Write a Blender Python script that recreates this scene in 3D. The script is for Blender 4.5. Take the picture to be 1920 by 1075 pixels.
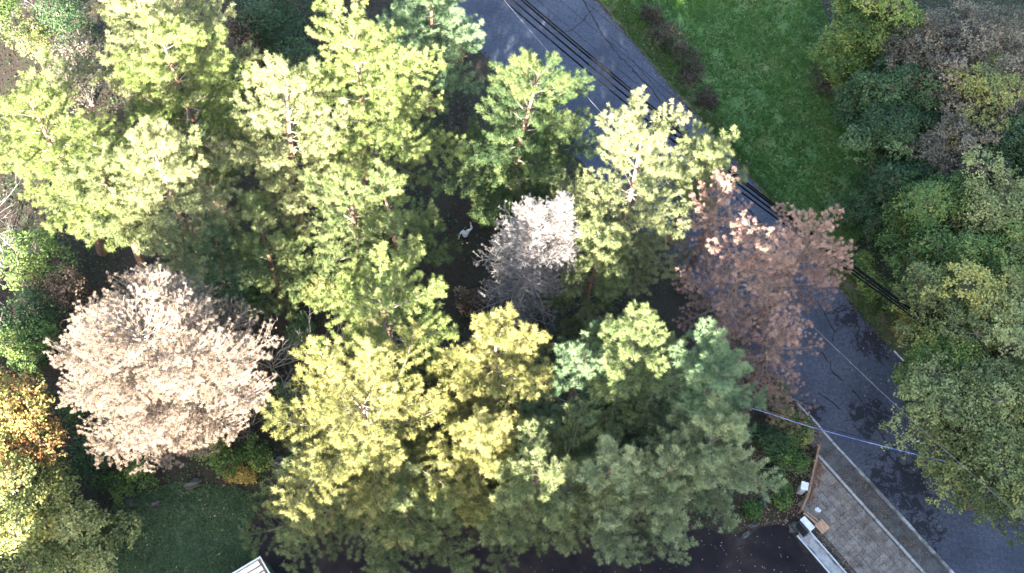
import bpy, bmesh, math, random
import numpy as np
from mathutils import Vector, Matrix

for o in list(bpy.data.objects):
    bpy.data.objects.remove(o, do_unlink=True)
scene = bpy.context.scene
COL = scene.collection

# ------------------------------------------------------------------ camera
W0, H0 = 1920.0, 1075.0
FPX = 2200.0                       # focal length in photo pixels
TILT = math.radians(28.0)          # away from straight down
ROLL = math.radians(8.7)
CAMH = 61.0
d = np.array([0.0, math.sin(TILT), -math.cos(TILT)])
up0 = np.array([0.0, math.cos(TILT), math.sin(TILT)])
r0 = np.array([1.0, 0.0, 0.0])
cr = math.cos(ROLL) * r0 + math.sin(ROLL) * up0
cu = -math.sin(ROLL) * r0 + math.cos(ROLL) * up0
CPOS = np.array([0.0, -CAMH * math.tan(TILT), CAMH])

def P(px, py, z=0.0):
    """the point at height z that the photograph shows at pixel px, py"""
    ray = d + cr * ((px - W0 / 2) / FPX) - cu * ((py - H0 / 2) / FPX)
    t = (z - CPOS[2]) / ray[2]
    return CPOS + ray * t

cam_d = bpy.data.cameras.new('camera')
cam_d.sensor_width = 36.0
cam_d.lens = 36.0 * FPX / W0
cam_d.clip_start = 0.5
cam_d.clip_end = 6000
cam = bpy.data.objects.new('camera', cam_d)
COL.objects.link(cam)
m = Matrix(((cr[0], cu[0], -d[0], CPOS[0]), (cr[1], cu[1], -d[1], CPOS[1]),
            (cr[2], cu[2], -d[2], CPOS[2]), (0, 0, 0, 1)))
cam.matrix_world = m
scene.camera = cam

# ------------------------------------------------------------------ light
SUN_EL = math.radians(19.5)
a_, b_ = P(880, 800), P(960, 400)
trav = (b_ - a_)[:2]
trav /= np.linalg.norm(trav)       # where the sunlight travels over the ground
sun_from = np.array([-trav[0] * math.cos(SUN_EL), -trav[1] * math.cos(SUN_EL), math.sin(SUN_EL)])
world = bpy.data.worlds.new('World')
scene.world = world
world.use_nodes = True
wn = world.node_tree.nodes
wl = world.node_tree.links
wn.clear()
sky = wn.new('ShaderNodeTexSky')
sky.sky_type = 'NISHITA'
sky.sun_disc = False
sky.sun_elevation = SUN_EL
sky.sun_rotation = math.atan2(sun_from[0], sun_from[1])
sky.air_density = 1.0
sky.dust_density = 2.4
sky.ozone_density = 0.8
bg = wn.new('ShaderNodeBackground')
bg.inputs['Strength'].default_value = 0.09
wo = wn.new('ShaderNodeOutputWorld')
wl.new(sky.outputs[0], bg.inputs[0])
wl.new(bg.outputs[0], wo.inputs[0])
sun_d = bpy.data.lights.new('sun', 'SUN')
sun_d.energy = 5.0
sun_d.angle = math.radians(0.5)
sun_d.color = (1.0, 0.93, 0.82)
sun = bpy.data.objects.new('sun', sun_d)
COL.objects.link(sun)
sun.rotation_euler = Vector(sun_from).to_track_quat('Z', 'Y').to_euler()
sun.location = (-60, 20, 60)
scene.view_settings.view_transform = 'Standard'
scene.view_settings.look = 'None'
scene.view_settings.exposure = 4.05
scene.view_settings.gamma = 1.0
scene.view_settings.use_curve_mapping = False
scene.cycles.max_bounces = 5
scene.cycles.diffuse_bounces = 2
scene.cycles.transmission_bounces = 3
scene.cycles.transparent_max_bounces = 4
scene.cycles.use_denoising = True

# ------------------------------------------------------------------ helpers
def tag(o, label=None, cat=None, group=None, kind=None):
    if label: o['label'] = label
    if cat: o['category'] = cat
    if group: o['group'] = group
    if kind: o['kind'] = kind
    return o

def empty(name, loc, rz=0.0):
    o = bpy.data.objects.new(name, None)
    o.empty_display_size = 0.3
    COL.objects.link(o)
    o.location = loc
    o.rotation_euler = (0, 0, rz)
    return o

def mesh_np(name, verts, loops, counts, tint=None, smooth=False):
    me = bpy.data.meshes.new(name)
    verts = np.asarray(verts, dtype=np.float32).reshape(-1, 3)
    loops = np.asarray(loops, dtype=np.int32).ravel()
    counts = np.asarray(counts, dtype=np.int32)
    me.vertices.add(len(verts))
    me.vertices.foreach_set('co', verts.ravel())
    me.loops.add(len(loops))
    me.loops.foreach_set('vertex_index', loops)
    me.polygons.add(len(counts))
    st = np.zeros(len(counts), dtype=np.int32)
    st[1:] = np.cumsum(counts)[:-1]
    me.polygons.foreach_set('loop_start', st)
    if smooth:
        me.polygons.foreach_set('use_smooth', np.ones(len(counts), dtype=bool))
    if tint is not None:
        at = me.attributes.new('tint', 'FLOAT', 'POINT')
        at.data.foreach_set('value', np.asarray(tint, dtype=np.float32))
    me.update(calc_edges=True)
    return me

def link(name, me, mat, parent=None, loc=None):
    o = bpy.data.objects.new(name, me)
    COL.objects.link(o)
    if mat is not None and not me.materials:
        me.materials.append(mat)
    if parent is not None:
        o.parent = parent
    if loc is not None:
        o.location = loc
    return o

def tubes(Pts, Rad, sides=4):
    """Pts (N,K,3), Rad (N,K) -> verts, quad loops"""
    Pts = np.asarray(Pts, float); Rad = np.asarray(Rad, float)
    N, K, _ = Pts.shape
    T = np.gradient(Pts, axis=1)
    T /= np.linalg.norm(T, axis=2, keepdims=True) + 1e-9
    ref = np.where(np.abs(T[..., 2:3]) > 0.9, np.array([1.0, 0, 0]), np.array([0, 0, 1.0]))
    U = np.cross(T, ref); U /= np.linalg.norm(U, axis=2, keepdims=True) + 1e-9
    V = np.cross(T, U)
    an = np.linspace(0, 2 * math.pi, sides, endpoint=False)
    ring = (U[:, :, None, :] * np.cos(an)[None, None, :, None] + V[:, :, None, :] * np.sin(an)[None, None, :, None])
    vs = Pts[:, :, None, :] + ring * Rad[:, :, None, None]
    idx = np.arange(N * K * sides).reshape(N, K, sides)
    a = idx[:, :-1, :]; b = np.roll(a, -1, axis=2)
    c = idx[:, 1:, :]; e = np.roll(c, -1, axis=2)
    q = np.stack([a, b, e, c], axis=-1).reshape(-1, 4)
    return vs.reshape(-1, 3), q

def join_quads(parts):
    vs, qs, off = [], [], 0
    for v, q in parts:
        vs.append(v); qs.append(q + off); off += len(v)
    return np.concatenate(vs), np.concatenate(qs)

def quad_mesh(name, parts, smooth=True):
    v, q = join_quads(parts)
    return mesh_np(name, v, q, np.full(len(q), 4), smooth=smooth)

class MB:
    """collects polygons for one mesh"""
    def __init__(s): s.v, s.f = [], []
    def poly(s, pts):
        b = len(s.v); s.v += [tuple(p) for p in pts]; s.f.append(tuple(range(b, b + len(pts)))); return s
    def prism(s, pts, z0, z1):
        """a horizontal outline (counter-clockwise) raised from z0 to z1"""
        n = len(pts); b = len(s.v)
        s.v += [(p[0], p[1], z0) for p in pts] + [(p[0], p[1], z1) for p in pts]
        s.f.append(tuple(range(b + n, b + 2 * n)))
        s.f.append(tuple(reversed(range(b, b + n))))
        for i in range(n):
            j = (i + 1) % n
            s.f.append((b + i, b + j, b + n + j, b + n + i))
        return s
    def box(s, c, size, ax=0.0):
        ca, sa = math.cos(ax), math.sin(ax)
        hx, hy, hz = size[0] / 2, size[1] / 2, size[2] / 2
        pts = [(c[0] + x * ca - y * sa, c[1] + x * sa + y * ca) for x, y in ((-hx, -hy), (hx, -hy), (hx, hy), (-hx, hy))]
        return s.prism(pts, c[2] - hz, c[2] + hz)
    def build(s, name, mat, parent=None, bevel=0.0, loc=None):
        me = bpy.data.meshes.new(name)
        me.from_pydata(s.v, [], s.f); me.update()
        if bevel:
            bm = bmesh.new(); bm.from_mesh(me)
            bmesh.ops.bevel(bm, geom=bm.edges[:], offset=bevel, segments=1, affect='EDGES')
            bm.to_mesh(me); bm.free()
        return link(name, me, mat, parent, loc)

# ------------------------------------------------------------------ materials
def new_mat(name):
    mt = bpy.data.materials.new(name); mt.use_nodes = True
    nt = mt.node_tree; nt.nodes.clear()
    out = nt.nodes.new('ShaderNodeOutputMaterial')
    return mt, nt, out

def ramp(nt, stops):
    r = nt.nodes.new('ShaderNodeValToRGB')
    e = r.color_ramp.elements
    while len(e) < len(stops): e.new(0.5)
    for i, (p, c) in enumerate(stops):
        e[i].position = p; e[i].color = (c[0], c[1], c[2], 1)
    return r

def foliage(name, c0, c1, c2, trans=0.30, rough=0.55):
    c0 = tuple(x * .68 for x in c0); c2 = tuple(x * 1.1 for x in c2)
    mt, nt, out = new_mat(name)
    at = nt.nodes.new('ShaderNodeAttribute'); at.attribute_name = 'tint'
    r = ramp(nt, [(0.0, c0), (0.5, c1), (1.0, c2)])
    ai = nt.nodes.new('ShaderNodeAttribute'); ai.attribute_name = 'tint'; ai.attribute_type = 'INSTANCER'
    ad = nt.nodes.new('ShaderNodeMath'); ad.operation = 'ADD'
    nt.links.new(at.outputs['Fac'], ad.inputs[0]); nt.links.new(ai.outputs['Fac'], ad.inputs[1])
    nt.links.new(ad.outputs[0], r.inputs[0])
    p = nt.nodes.new('ShaderNodeBsdfPrincipled')
    p.inputs['Roughness'].default_value = rough
    p.inputs['Specular IOR Level'].default_value = 0.12
    nt.links.new(r.outputs[0], p.inputs['Base Color'])
    t = nt.nodes.new('ShaderNodeBsdfTranslucent')
    nt.links.new(r.outputs[0], t.inputs['Color'])
    mx = nt.nodes.new('ShaderNodeMixShader'); mx.inputs[0].default_value = trans
    nt.links.new(p.outputs[0], mx.inputs[1]); nt.links.new(t.outputs[0], mx.inputs[2])
    nt.links.new(mx.outputs[0], out.inputs[0])
    return mt

def surf(name, stops, scale=1.0, detail=8, rough=0.85, bump=0.0, bscale=None, spec=0.3, metal=0.0, distort=0.0):
    """noise-coloured surface in world metres"""
    mt, nt, out = new_mat(name)
    tc = nt.nodes.new('ShaderNodeNewGeometry')
    n = nt.nodes.new('ShaderNodeTexNoise')
    n.inputs['Scale'].default_value = scale; n.inputs['Detail'].default_value = detail
    n.inputs['Roughness'].default_value = 0.65; n.inputs['Distortion'].default_value = distort
    nt.links.new(tc.outputs['Position'], n.inputs['Vector'])
    r = ramp(nt, stops)
    nt.links.new(n.outputs['Fac'], r.inputs[0])
    p = nt.nodes.new('ShaderNodeBsdfPrincipled')
    p.inputs['Roughness'].default_value = rough; p.inputs['Specular IOR Level'].default_value = spec
    p.inputs['Metallic'].default_value = metal
    nt.links.new(r.outputs[0], p.inputs['Base Color'])
    if bump:
        n2 = nt.nodes.new('ShaderNodeTexNoise'); n2.inputs['Scale'].default_value = bscale or scale * 6
        n2.inputs['Detail'].default_value = 6
        nt.links.new(tc.outputs['Position'], n2.inputs['Vector'])
        b = nt.nodes.new('ShaderNodeBump'); b.inputs['Strength'].default_value = bump; b.inputs['Distance'].default_value = 0.03
        nt.links.new(n2.outputs['Fac'], b.inputs['Height']); nt.links.new(b.outputs[0], p.inputs['Normal'])
    nt.links.new(p.outputs[0], out.inputs[0])
    return mt

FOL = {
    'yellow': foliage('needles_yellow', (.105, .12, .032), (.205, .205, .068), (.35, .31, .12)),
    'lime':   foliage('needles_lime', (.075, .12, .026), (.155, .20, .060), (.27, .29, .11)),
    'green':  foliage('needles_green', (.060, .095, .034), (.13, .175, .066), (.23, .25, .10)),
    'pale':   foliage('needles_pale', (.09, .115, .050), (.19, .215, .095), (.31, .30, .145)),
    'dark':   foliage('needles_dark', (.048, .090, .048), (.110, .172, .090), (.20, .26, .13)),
    'deep':   foliage('needles_shaded_lit_tips', (.026, .052, .022), (.058, .098, .038), (.19, .215, .075)),  # dark greens imitate shade, yellow tips imitate sunlit sprays
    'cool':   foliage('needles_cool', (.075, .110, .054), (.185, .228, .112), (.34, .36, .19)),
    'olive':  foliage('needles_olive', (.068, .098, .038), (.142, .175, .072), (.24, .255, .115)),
    'beige':  foliage('needles_beige', (.10, .068, .047), (.205, .157, .117), (.30, .245, .195), 0.12, 0.9),
    'rust':   foliage('needles_rust', (.10, .055, .042), (.24, .148, .115), (.42, .29, .225), 0.15, 0.9),
    'grey':   foliage('needles_grey', (.070, .064, .062), (.135, .124, .120), (.21, .195, .187), 0.1, 0.9),
    'leafg':  foliage('leaves_green', (.030, .065, .018), (.075, .130, .036), (.17, .20, .055)),
    'leafp':  foliage('leaves_pale', (.060, .088, .032), (.180, .205, .078), (.31, .315, .13)),
    'leafy':  foliage('leaves_yellowish', (.062, .092, .030), (.160, .182, .066), (.30, .275, .075)),
    'leafb':  foliage('leaves_brown', (.045, .048, .034), (.110, .100, .075), (.20, .165, .11)),
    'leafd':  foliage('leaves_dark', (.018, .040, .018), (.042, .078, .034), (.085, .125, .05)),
    'leafr':  foliage('leaves_red', (.24, .085, .045), (.25, .17, .06), (.15, .21, .06)),
    'leafo':  foliage('leaves_ochre', (.12, .08, .03), (.22, .16, .05), (.34, .28, .07)),
    'leafk':  foliage('leaves_dry', (.045, .028, .018), (.11, .075, .050), (.22, .160, .105), 0.1, 0.9),
    'leafx':  foliage('leaves_withered', (.014, .012, .009), (.036, .030, .022), (.075, .058, .042), 0.1, 0.9),
    'floor':  foliage('leaves_shade_darkened', (.016, .012, .008), (.046, .031, .021), (.11, .075, .05), 0.05, 0.9),  # litter browns, darkened to deepen the shade in gaps between crowns
    'grass':  foliage('grass_blades', (.022, .058, .013), (.050, .115, .024), (.085, .150, .038)),
    'grassd': foliage('grass_blades_deep', (.050, .090, .042), (.110, .165, .078), (.18, .23, .11)),
}
M_BARK = surf('bark', [(0.3, (.07, .045, .035)), (0.6, (.16, .095, .065)), (0.8, (.22, .15, .11))], 9, 6, 0.9, 0.6, 30)
M_TWIG = surf('twig_bark', [(0.3, (.07, .055, .045)), (0.7, (.17, .14, .12))], 12, 4, 0.9)
M_TWIGG = surf('twig_grey', [(0.3, (.15, .135, .125)), (0.7, (.27, .25, .235))], 12, 4, 0.9)
M_SOIL = surf('soil', [(0.28, (.011, .0085, .0065)), (0.48, (.026, .019, .014)), (0.62, (.020, .024, .012)), (0.8, (.055, .040, .028))], 0.9, 10, 0.95, 0.8, 14)
M_LAWN = surf('lawn_soil', [(0.3, (.020, .046, .012)), (0.5, (.046, .095, .024)), (0.62, (.075, .105, .034)), (0.75, (.085, .075, .045))], 0.5, 10, 0.95, 0.6, 20)
M_LAWND = surf('yard_soil', [(0.3, (.020, .042, .020)), (0.55, (.036, .068, .034)), (0.75, (.055, .065, .038))], 0.8, 10, 0.95, 0.6, 20)
M_VERGE = surf('verge_soil', [(0.3, (.035, .034, .020)), (0.5, (.050, .060, .024)), (0.7, (.085, .070, .045))], 1.6, 10, 0.95, 0.6, 18)
M_LOT = surf('lot_asphalt', [(0.32, (.008, .0065, .008)), (0.48, (.014, .0115, .0135)), (0.60, (.024, .018, .017)), (0.74, (.046, .042, .046))], 0.45, 10, 0.95, 0.35, 60, 0.12)
M_CONC = surf('concrete', [(0.3, (.16, .155, .15)), (0.55, (.27, .26, .25)), (0.75, (.36, .35, .34))], 3.0, 10, 0.85, 0.3, 40)
M_KERB = surf('kerb_stone', [(0.36, (.06, .06, .055)), (0.5, (.17, .165, .16)), (0.62, (.36, .355, .35))], 1.3, 8, 0.85, 0.3, 40)
M_ROCK = surf('rock', [(0.35, (.018, .018, .017)), (0.52, (.055, .053, .052)), (0.7, (.14, .135, .13))], 4.0, 8, 0.9, 0.7, 16)
M_WOOD = surf('weathered_wood', [(0.3, (.11, .07, .045)), (0.6, (.22, .14, .09)), (0.8, (.30, .20, .13))], 6.0, 6, 0.8, 0.3, 40)
M_PINEW = surf('fresh_wood', [(0.3, (.28, .165, .095)), (0.6, (.42, .26, .155)), (0.8, (.50, .33, .21))], 7.0, 6, 0.75, 0.2, 40)
M_WHITE = surf('white_paint', [(0.3, (.36, .365, .37)), (0.6, (.55, .555, .56))], 5, 6, 0.55)
M_CREAM = surf('cream_paint', [(0.25, (.46, .42, .35)), (0.5, (.68, .64, .56)), (0.75, (.76, .73, .66))], 4, 8, 0.7)
M_BLACK = surf('black_plastic', [(0.3, (.012, .012, .014)), (0.7, (.035, .035, .04))], 8, 5, 0.45)
M_CABLE = surf('black_cable', [(0.3, (.002, .002, .003)), (0.7, (.005, .005, .006))], 3, 2, 0.9, spec=.05)
M_CABLEW = surf('pale_cable', [(0.3, (.05, .053, .06)), (0.7, (.12, .125, .14))], 3, 2, 0.5)
M_CABLEB = surf('blue_white_cable', [(0.35, (.05, .09, .26)), (0.6, (.22, .27, .42))], 1.4, 2, 0.4)
M_TAR = surf('crack_tar', [(0.3, (.006, .006, .007)), (0.7, (.014, .014, .015))], 3, 2, 0.9)
M_METAL = surf('galvanised', [(0.3, (.40, .41, .43)), (0.7, (.58, .59, .61))], 6, 5, 0.5, metal=0.3)

# road: worn asphalt with fine cracking, darker blotches of wet tar
def road_mat():
    mt, nt, out = new_mat('road_asphalt')
    N = nt.nodes.new; L = nt.links.new
    g = N('ShaderNodeNewGeometry')
    n1 = N('ShaderNodeTexNoise'); n1.inputs['Scale'].default_value = 0.35; n1.inputs['Detail'].default_value = 8
    n2 = N('ShaderNodeTexNoise'); n2.inputs['Scale'].default_value = 26; n2.inputs['Detail'].default_value = 4
    L(g.outputs['Position'], n1.inputs['Vector']); L(g.outputs['Position'], n2.inputs['Vector'])
    r1 = ramp(nt, [(0.3, (.031, .035, .048)), (0.5, (.042, .047, .064)), (0.7, (.055, .060, .078))])
    L(n1.outputs['Fac'], r1.inputs[0])
    r2 = ramp(nt, [(0.3, (.65, .65, .65)), (0.7, (1.3, 1.3, 1.3))])
    L(n2.outputs['Fac'], r2.inputs[0])
    mu = N('ShaderNodeMixRGB'); mu.blend_type = 'MULTIPLY'; mu.inputs[0].default_value = 1
    L(r1.outputs[0], mu.inputs[1]); L(r2.outputs[0], mu.inputs[2])
    n4 = N('ShaderNodeTexNoise'); n4.inputs['Scale'].default_value = 5.0; n4.inputs['Detail'].default_value = 10; n4.inputs['Roughness'].default_value = .75
    L(g.outputs['Position'], n4.inputs['Vector'])
    r4 = ramp(nt, [(0.35, (.62, .62, .62)), (0.65, (1.3, 1.3, 1.3))]); L(n4.outputs['Fac'], r4.inputs[0])
    m4 = N('ShaderNodeMixRGB'); m4.blend_type = 'MULTIPLY'; m4.inputs[0].default_value = 1
    L(mu.outputs[0], m4.inputs[1]); L(r4.outputs[0], m4.inputs[2]); mu = m4
    # blotches with a shape of their own at the worn places
    acc = None
    for (px, py, rad) in ((1690, 905, 2.6), (1730, 985, 1.8), (1630, 780, 1.6), (1640, 640, 1.7), (1590, 590, 1.2), (1280, 262, 1.1), (1240, 235, 1.4), (1520, 770, 1.0)):
        c = P(px, py)
        vm = N('ShaderNodeVectorMath'); vm.operation = 'DISTANCE'
        vm.inputs[1].default_value = (c[0], c[1], 0.008)
        L(g.outputs['Position'], vm.inputs[0])
        mr = N('ShaderNodeMapRange'); mr.inputs[1].default_value = rad; mr.inputs[2].default_value = rad * 0.3
        L(vm.outputs['Value'], mr.inputs[0])
        if acc is None: acc = mr.outputs[0]
        else:
            mx = N('ShaderNodeMath'); mx.operation = 'MAXIMUM'; L(acc, mx.inputs[0]); L(mr.outputs[0], mx.inputs[1]); acc = mx.outputs[0]
    n3 = N('ShaderNodeTexNoise'); n3.inputs['Scale'].default_value = 1.5; n3.inputs['Detail'].default_value = 10; n3.inputs['Distortion'].default_value = .8; n3.inputs['Roughness'].default_value = 0.7
    L(g.outputs['Position'], n3.inputs['Vector'])
    ad = N('ShaderNodeMath'); ad.operation = 'MULTIPLY_ADD'; ad.inputs[1].default_value = 0.26; L(acc, ad.inputs[0])
    nc = N('ShaderNodeMapRange'); nc.clamp = False; nc.inputs[1].default_value = .35; nc.inputs[2].default_value = .65; nc.inputs[3].default_value = .2; nc.inputs[4].default_value = .75
    L(n3.outputs['Fac'], nc.inputs[0]); L(nc.outputs[0], ad.inputs[2])
    st = N('ShaderNodeMapRange'); st.inputs[1].default_value = 0.64; st.inputs[2].default_value = 0.70; L(ad.outputs[0], st.inputs[0])
    # alligator cracks inside the worn places
    nv = N('ShaderNodeTexNoise'); nv.inputs['Scale'].default_value = 1.5; L(g.outputs['Position'], nv.inputs['Vector'])
    va = N('ShaderNodeVectorMath'); va.operation = 'MULTIPLY_ADD'; va.inputs[1].default_value = (.5, .5, .5)
    L(nv.outputs['Color'], va.inputs[0]); L(g.outputs['Position'], va.inputs[2])
    vo = N('ShaderNodeTexVoronoi'); vo.feature = 'DISTANCE_TO_EDGE'; vo.inputs['Scale'].default_value = 2.3
    L(va.outputs[0], vo.inputs['Vector'])
    ck = N('ShaderNodeMapRange'); ck.inputs[1].default_value = 0.045; ck.inputs[2].default_value = 0.015; L(vo.outputs['Distance'], ck.inputs[0])
    cm = N('ShaderNodeMapRange'); cm.inputs[1].default_value = 0.1; cm.inputs[2].default_value = 0.5; L(acc, cm.inputs[0])
    cc = N('ShaderNodeMath'); cc.operation = 'MULTIPLY'; L(ck.outputs[0], cc.inputs[0]); L(cm.outputs[0], cc.inputs[1])
    sm = N('ShaderNodeMapRange'); sm.inputs[1].default_value = 0.0; sm.inputs[2].default_value = 0.25; L(acc, sm.inputs[0])
    ms = N('ShaderNodeMath'); ms.operation = 'MULTIPLY'; L(st.outputs[0], ms.inputs[0]); L(sm.outputs[0], ms.inputs[1])
    tot = N('ShaderNodeMath'); tot.operation = 'MAXIMUM'; L(ms.outputs[0], tot.inputs[0]); L(cc.outputs[0], tot.inputs[1])
    dk = N('ShaderNodeMixRGB'); dk.inputs[2].default_value = (.008, .008, .011, 1)
    t9 = N('ShaderNodeMath'); t9.operation = 'MULTIPLY'; t9.inputs[1].default_value = 0.85; L(tot.outputs[0], t9.inputs[0])
    L(t9.outputs[0], dk.inputs[0]); L(mu.outputs[0], dk.inputs[1])
    p = N('ShaderNodeBsdfPrincipled'); p.inputs['Roughness'].default_value = 0.9; p.inputs['Specular IOR Level'].default_value = 0.2
    L(dk.outputs[0], p.inputs['Base Color'])
    bu = N('ShaderNodeBump'); bu.inputs['Strength'].default_value = 0.3; bu.inputs['Distance'].default_value = 0.01
    L(n2.outputs['Fac'], bu.inputs['Height']); L(bu.outputs[0], p.inputs['Normal'])
    L(p.outputs[0], out.inputs[0])
    return mt
M_ROAD = road_mat()

# ------------------------------------------------------------------ ground, road, pavements
def pg(pts, z=0.0):
    return [tuple(P(x, y)[:2]) + (z,) for x, y in pts]

def wiggle(pts, amp, step, seed, closed=True):
    """world-space outline made uneven"""
    rg = np.random.default_rng(seed)
    out = []
    n = len(pts)
    for i in range(n if closed else n - 1):
        a = np.array(pts[i]); b = np.array(pts[(i + 1) % n])
        k = max(1, int(np.linalg.norm(b - a) / step))
        for j in range(k):
            q = a + (b - a) * (j / k)
            q[:2] += rg.normal(0, amp, 2) * (0 if (j == 0 and not closed and i == 0) else 1)
            out.append(tuple(q))
    if not closed: out.append(tuple(pts[-1]))
    return out

def sheet(name, pts, mat, parent=None):
    bm = bmesh.new()
    f = bm.faces.new([bm.verts.new(p) for p in pts])
    f.normal_update()
    if f.normal.z < 0: f.normal_flip()
    bmesh.ops.triangulate(bm, faces=bm.faces[:])
    me = bpy.data.meshes.new(name); bm.to_mesh(me); bm.free()
    return link(name, me, mat, parent)

g = MB(); g.poly([(-3000, -3000, 0), (3000, -3000, 0), (3000, 3000, 0), (-3000, 3000, 0)])
ground = tag(g.build('ground', M_SOIL), kind='structure')

ROAD_L = [(520, -340), (700, -140), (860, 50), (1020, 228), (1180, 404), (1340, 580), (1500, 760), (1608, 877), (1704, 980), (1772, 1057), (1960, 1262), (2120, 1440)]
ROAD_R = [(800, -380), (985, -150), (1115, 0), (1200, 95), (1290, 200), (1380, 305), (1460, 400), (1580, 548), (1700, 690), (1850, 868), (2030, 1085), (2250, 1350)]
LAWN = [(1010, -150), (1124, 0), (1200, 88), (1292, 195), (1385, 303), (1470, 402), (1560, 505), (1640, 420), (1660, 330), (1640, 230), (1580, 130), (1545, 20), (1480, -160)]
YARD = [(150, 1180), (170, 1000), (225, 935), (330, 905), (440, 915), (500, 930), (468, 985), (478, 1030), (520, 1085), (580, 1180)]
LOT = [(590, 1180), (520, 1082), (476, 1030), (462, 985), (520, 960), (640, 965), (850, 950), (1100, 955), (1300, 985), (1390, 1005), (1440, 985), (1475, 990), (1494, 1012), (1552, 1078), (1640, 1180)]
VERGE = [(1112, -20), (1160, -20), (1230, 60), (1300, 150), (1360, 240), (1420, 330), (1500, 420), (1590, 500), (1680, 590), (1760, 690), (1900, 850), (1850, 875), (1700, 694), (1580, 552), (1460, 404), (1290, 204), (1200, 98)]
BED = [(1380, 1000), (1395, 880), (1450, 800), (1480, 740), (1502, 765), (1540, 810), (1536, 850), (1506, 955), (1470, 985), (1430, 985)]
tag(sheet('lawn', wiggle(pg(LAWN, .004), .10, .6, 1), M_LAWN), kind='structure')
tag(sheet('yard_grass_ground', wiggle(pg(YARD, .004), .10, .6, 2), M_LAWND), kind='structure')
tag(sheet('road_verge', wiggle(pg(VERGE, .008), .10, .5, 3), M_VERGE), kind='structure')
tag(sheet('parking_lot', wiggle(pg(LOT, .012), .08, .5, 4), M_LOT), kind='structure')
lft = wiggle(pg(ROAD_L, .016), .035, .5, 5, False)
rgt = wiggle(pg(ROAD_R, .016), .05, .4, 6, False)
road = tag(sheet('road', lft + rgt[::-1], M_ROAD), kind='structure')

def strip(name, pix, w, z, mat, parent, seed, amp=0.03, step=0.25):
    """thin jagged band along a photographed polyline"""
    pts = np.array(wiggle(pg(pix, z), amp, step, seed, False))
    rg = np.random.default_rng(seed + 99)
    t = np.gradient(pts[:, :2], axis=0); t /= np.linalg.norm(t, axis=1, keepdims=True) + 1e-9
    nrm = np.stack([-t[:, 1], t[:, 0]], 1)
    ww = w * rg.uniform(0.35, 1.2, len(pts))[:, None] / 2
    a = pts.copy(); a[:, :2] += nrm * ww
    b = pts.copy(); b[:, :2] -= nrm * ww
    n = len(pts)
    q = [(i, i + 1, n + i + 1, n + i) for i in range(n - 1)]
    return link(name, mesh_np(name, np.concatenate([a, b]), q, np.full(n - 1, 4)), mat, parent)

CR = [([(1092, 0), (1112, 32), (1130, 66), (1142, 80), (1160, 105), (1185, 128), (1197, 145), (1215, 160), (1235, 185), (1262, 222), (1285, 255), (1330, 310), (1380, 372), (1440, 430)], .07),
      ([(1045, 64), (1070, 58), (1090, 42), (1108, 22), (1118, 14)], .05),
      ([(1142, 66), (1172, 96), (1200, 130), (1240, 178), (1275, 215)], .035),
      ([(1530, 560), (1552, 600), (1565, 622), (1560, 640)], .05), ([(1565, 622), (1588, 607), (1602, 600), (1610, 612), (1606, 640)], .05),
      ([(1545, 590), (1580, 575), (1600, 570), (1625, 610), (1640, 650)], .04),
      ([(1598, 732), (1612, 750), (1622, 762), (1632, 770)], .07), ([(1628, 748), (1640, 760), (1650, 770)], .07),
      ([(1572, 782), (1580, 790), (1600, 788)], .045), ([(1625, 785), (1637, 798), (1650, 812), (1662, 830)], .08),
      ([(1535, 735), (1548, 748), (1562, 757), (1575, 768)], .05), ([(1610, 870), (1640, 858), (1660, 845)], .03),
      ([(1540, 660), (1556, 682), (1562, 700), (1580, 715)], .06), ([(1660, 845), (1690, 880), (1720, 905), (1760, 960)], .06)]
for i, (px, w) in enumerate(CR):
    strip('crack', px, w * 1.6, .0205, M_TAR, road, 20 + i)
# faded road paint: a short edge dash by the leafy trees
mk = strip('edge_dash', [(1676, 658), (1684, 667), (1694, 677)], .12, .0205, M_WHITE, road, 70, .01)

# pavement between the inner and the road kerb -------------------------------
U = P(1772, 1057)[:2] - P(1608, 877)[:2]; U = U / np.linalg.norm(U)      # along the road
V = np.array([-U[1], U[0]])
if np.dot(V, P(1500, 960)[:2] - P(1608, 877)[:2]) < 0: V = -V            # away from the road
K0 = P(1608, 877)[:2]
I0 = P(1536, 857)[:2]
ua = float(np.dot(I0 - K0, U)); va = float(np.dot(I0 - K0, V))
vch = float(np.dot(P(1545, 1031)[:2] - K0, V))                            # where the channel runs
def kp(u, v, z=0.0): return (K0[0] + U[0] * u + V[0] * v, K0[1] + U[1] * u + V[1] * v, z)
ANG = math.atan2(U[1], U[0])
print('pavement', ua, va, vch)
STR = [kp(-4.6, -.02, .010), kp(9, -.02, .010), kp(9, va - .1, .010), kp(ua - 1.4, va - .1, .010)]
tag(sheet('gutter_strip', wiggle(STR, .03, .6, 7), surf('gutter_ground', [(0.3, (.028, .026, .024)), (0.5, (.060, .060, .060)), (0.75, (.095, .088, .078))], 1.4, 10, 0.9, 0.5, 30)), kind='structure')
M_PAVE = [surf('paver_%s' % n, [(0.30, tuple(c * 0.30 for c in col)), (0.47, tuple(c * .8 for c in col)), (0.60, col), (0.75, tuple(c * 1.4 for c in col))], 1.9, 12, 0.95, 0.6, 50, distort=.6)
          for n, col in (('grey', (.185, .162, .145)), ('dull', (.150, .130, .116)), ('warm', (.20, .168, .144)))]
bed = [kp(ua, va + .15, .02), kp(9, va + .15, .02), kp(9, vch - .3, .02), kp(ua + 1.9, vch - .3, .02)]
sw = tag(sheet('pavement', bed, surf('joint_sand', [(0.3, (.030, .027, .024)), (0.7, (.07, .062, .055))], 5, 6, 0.95)), kind='structure')
rp = random.Random(5)
PS, PW = 0.40, 0.40
pm = []
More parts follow.
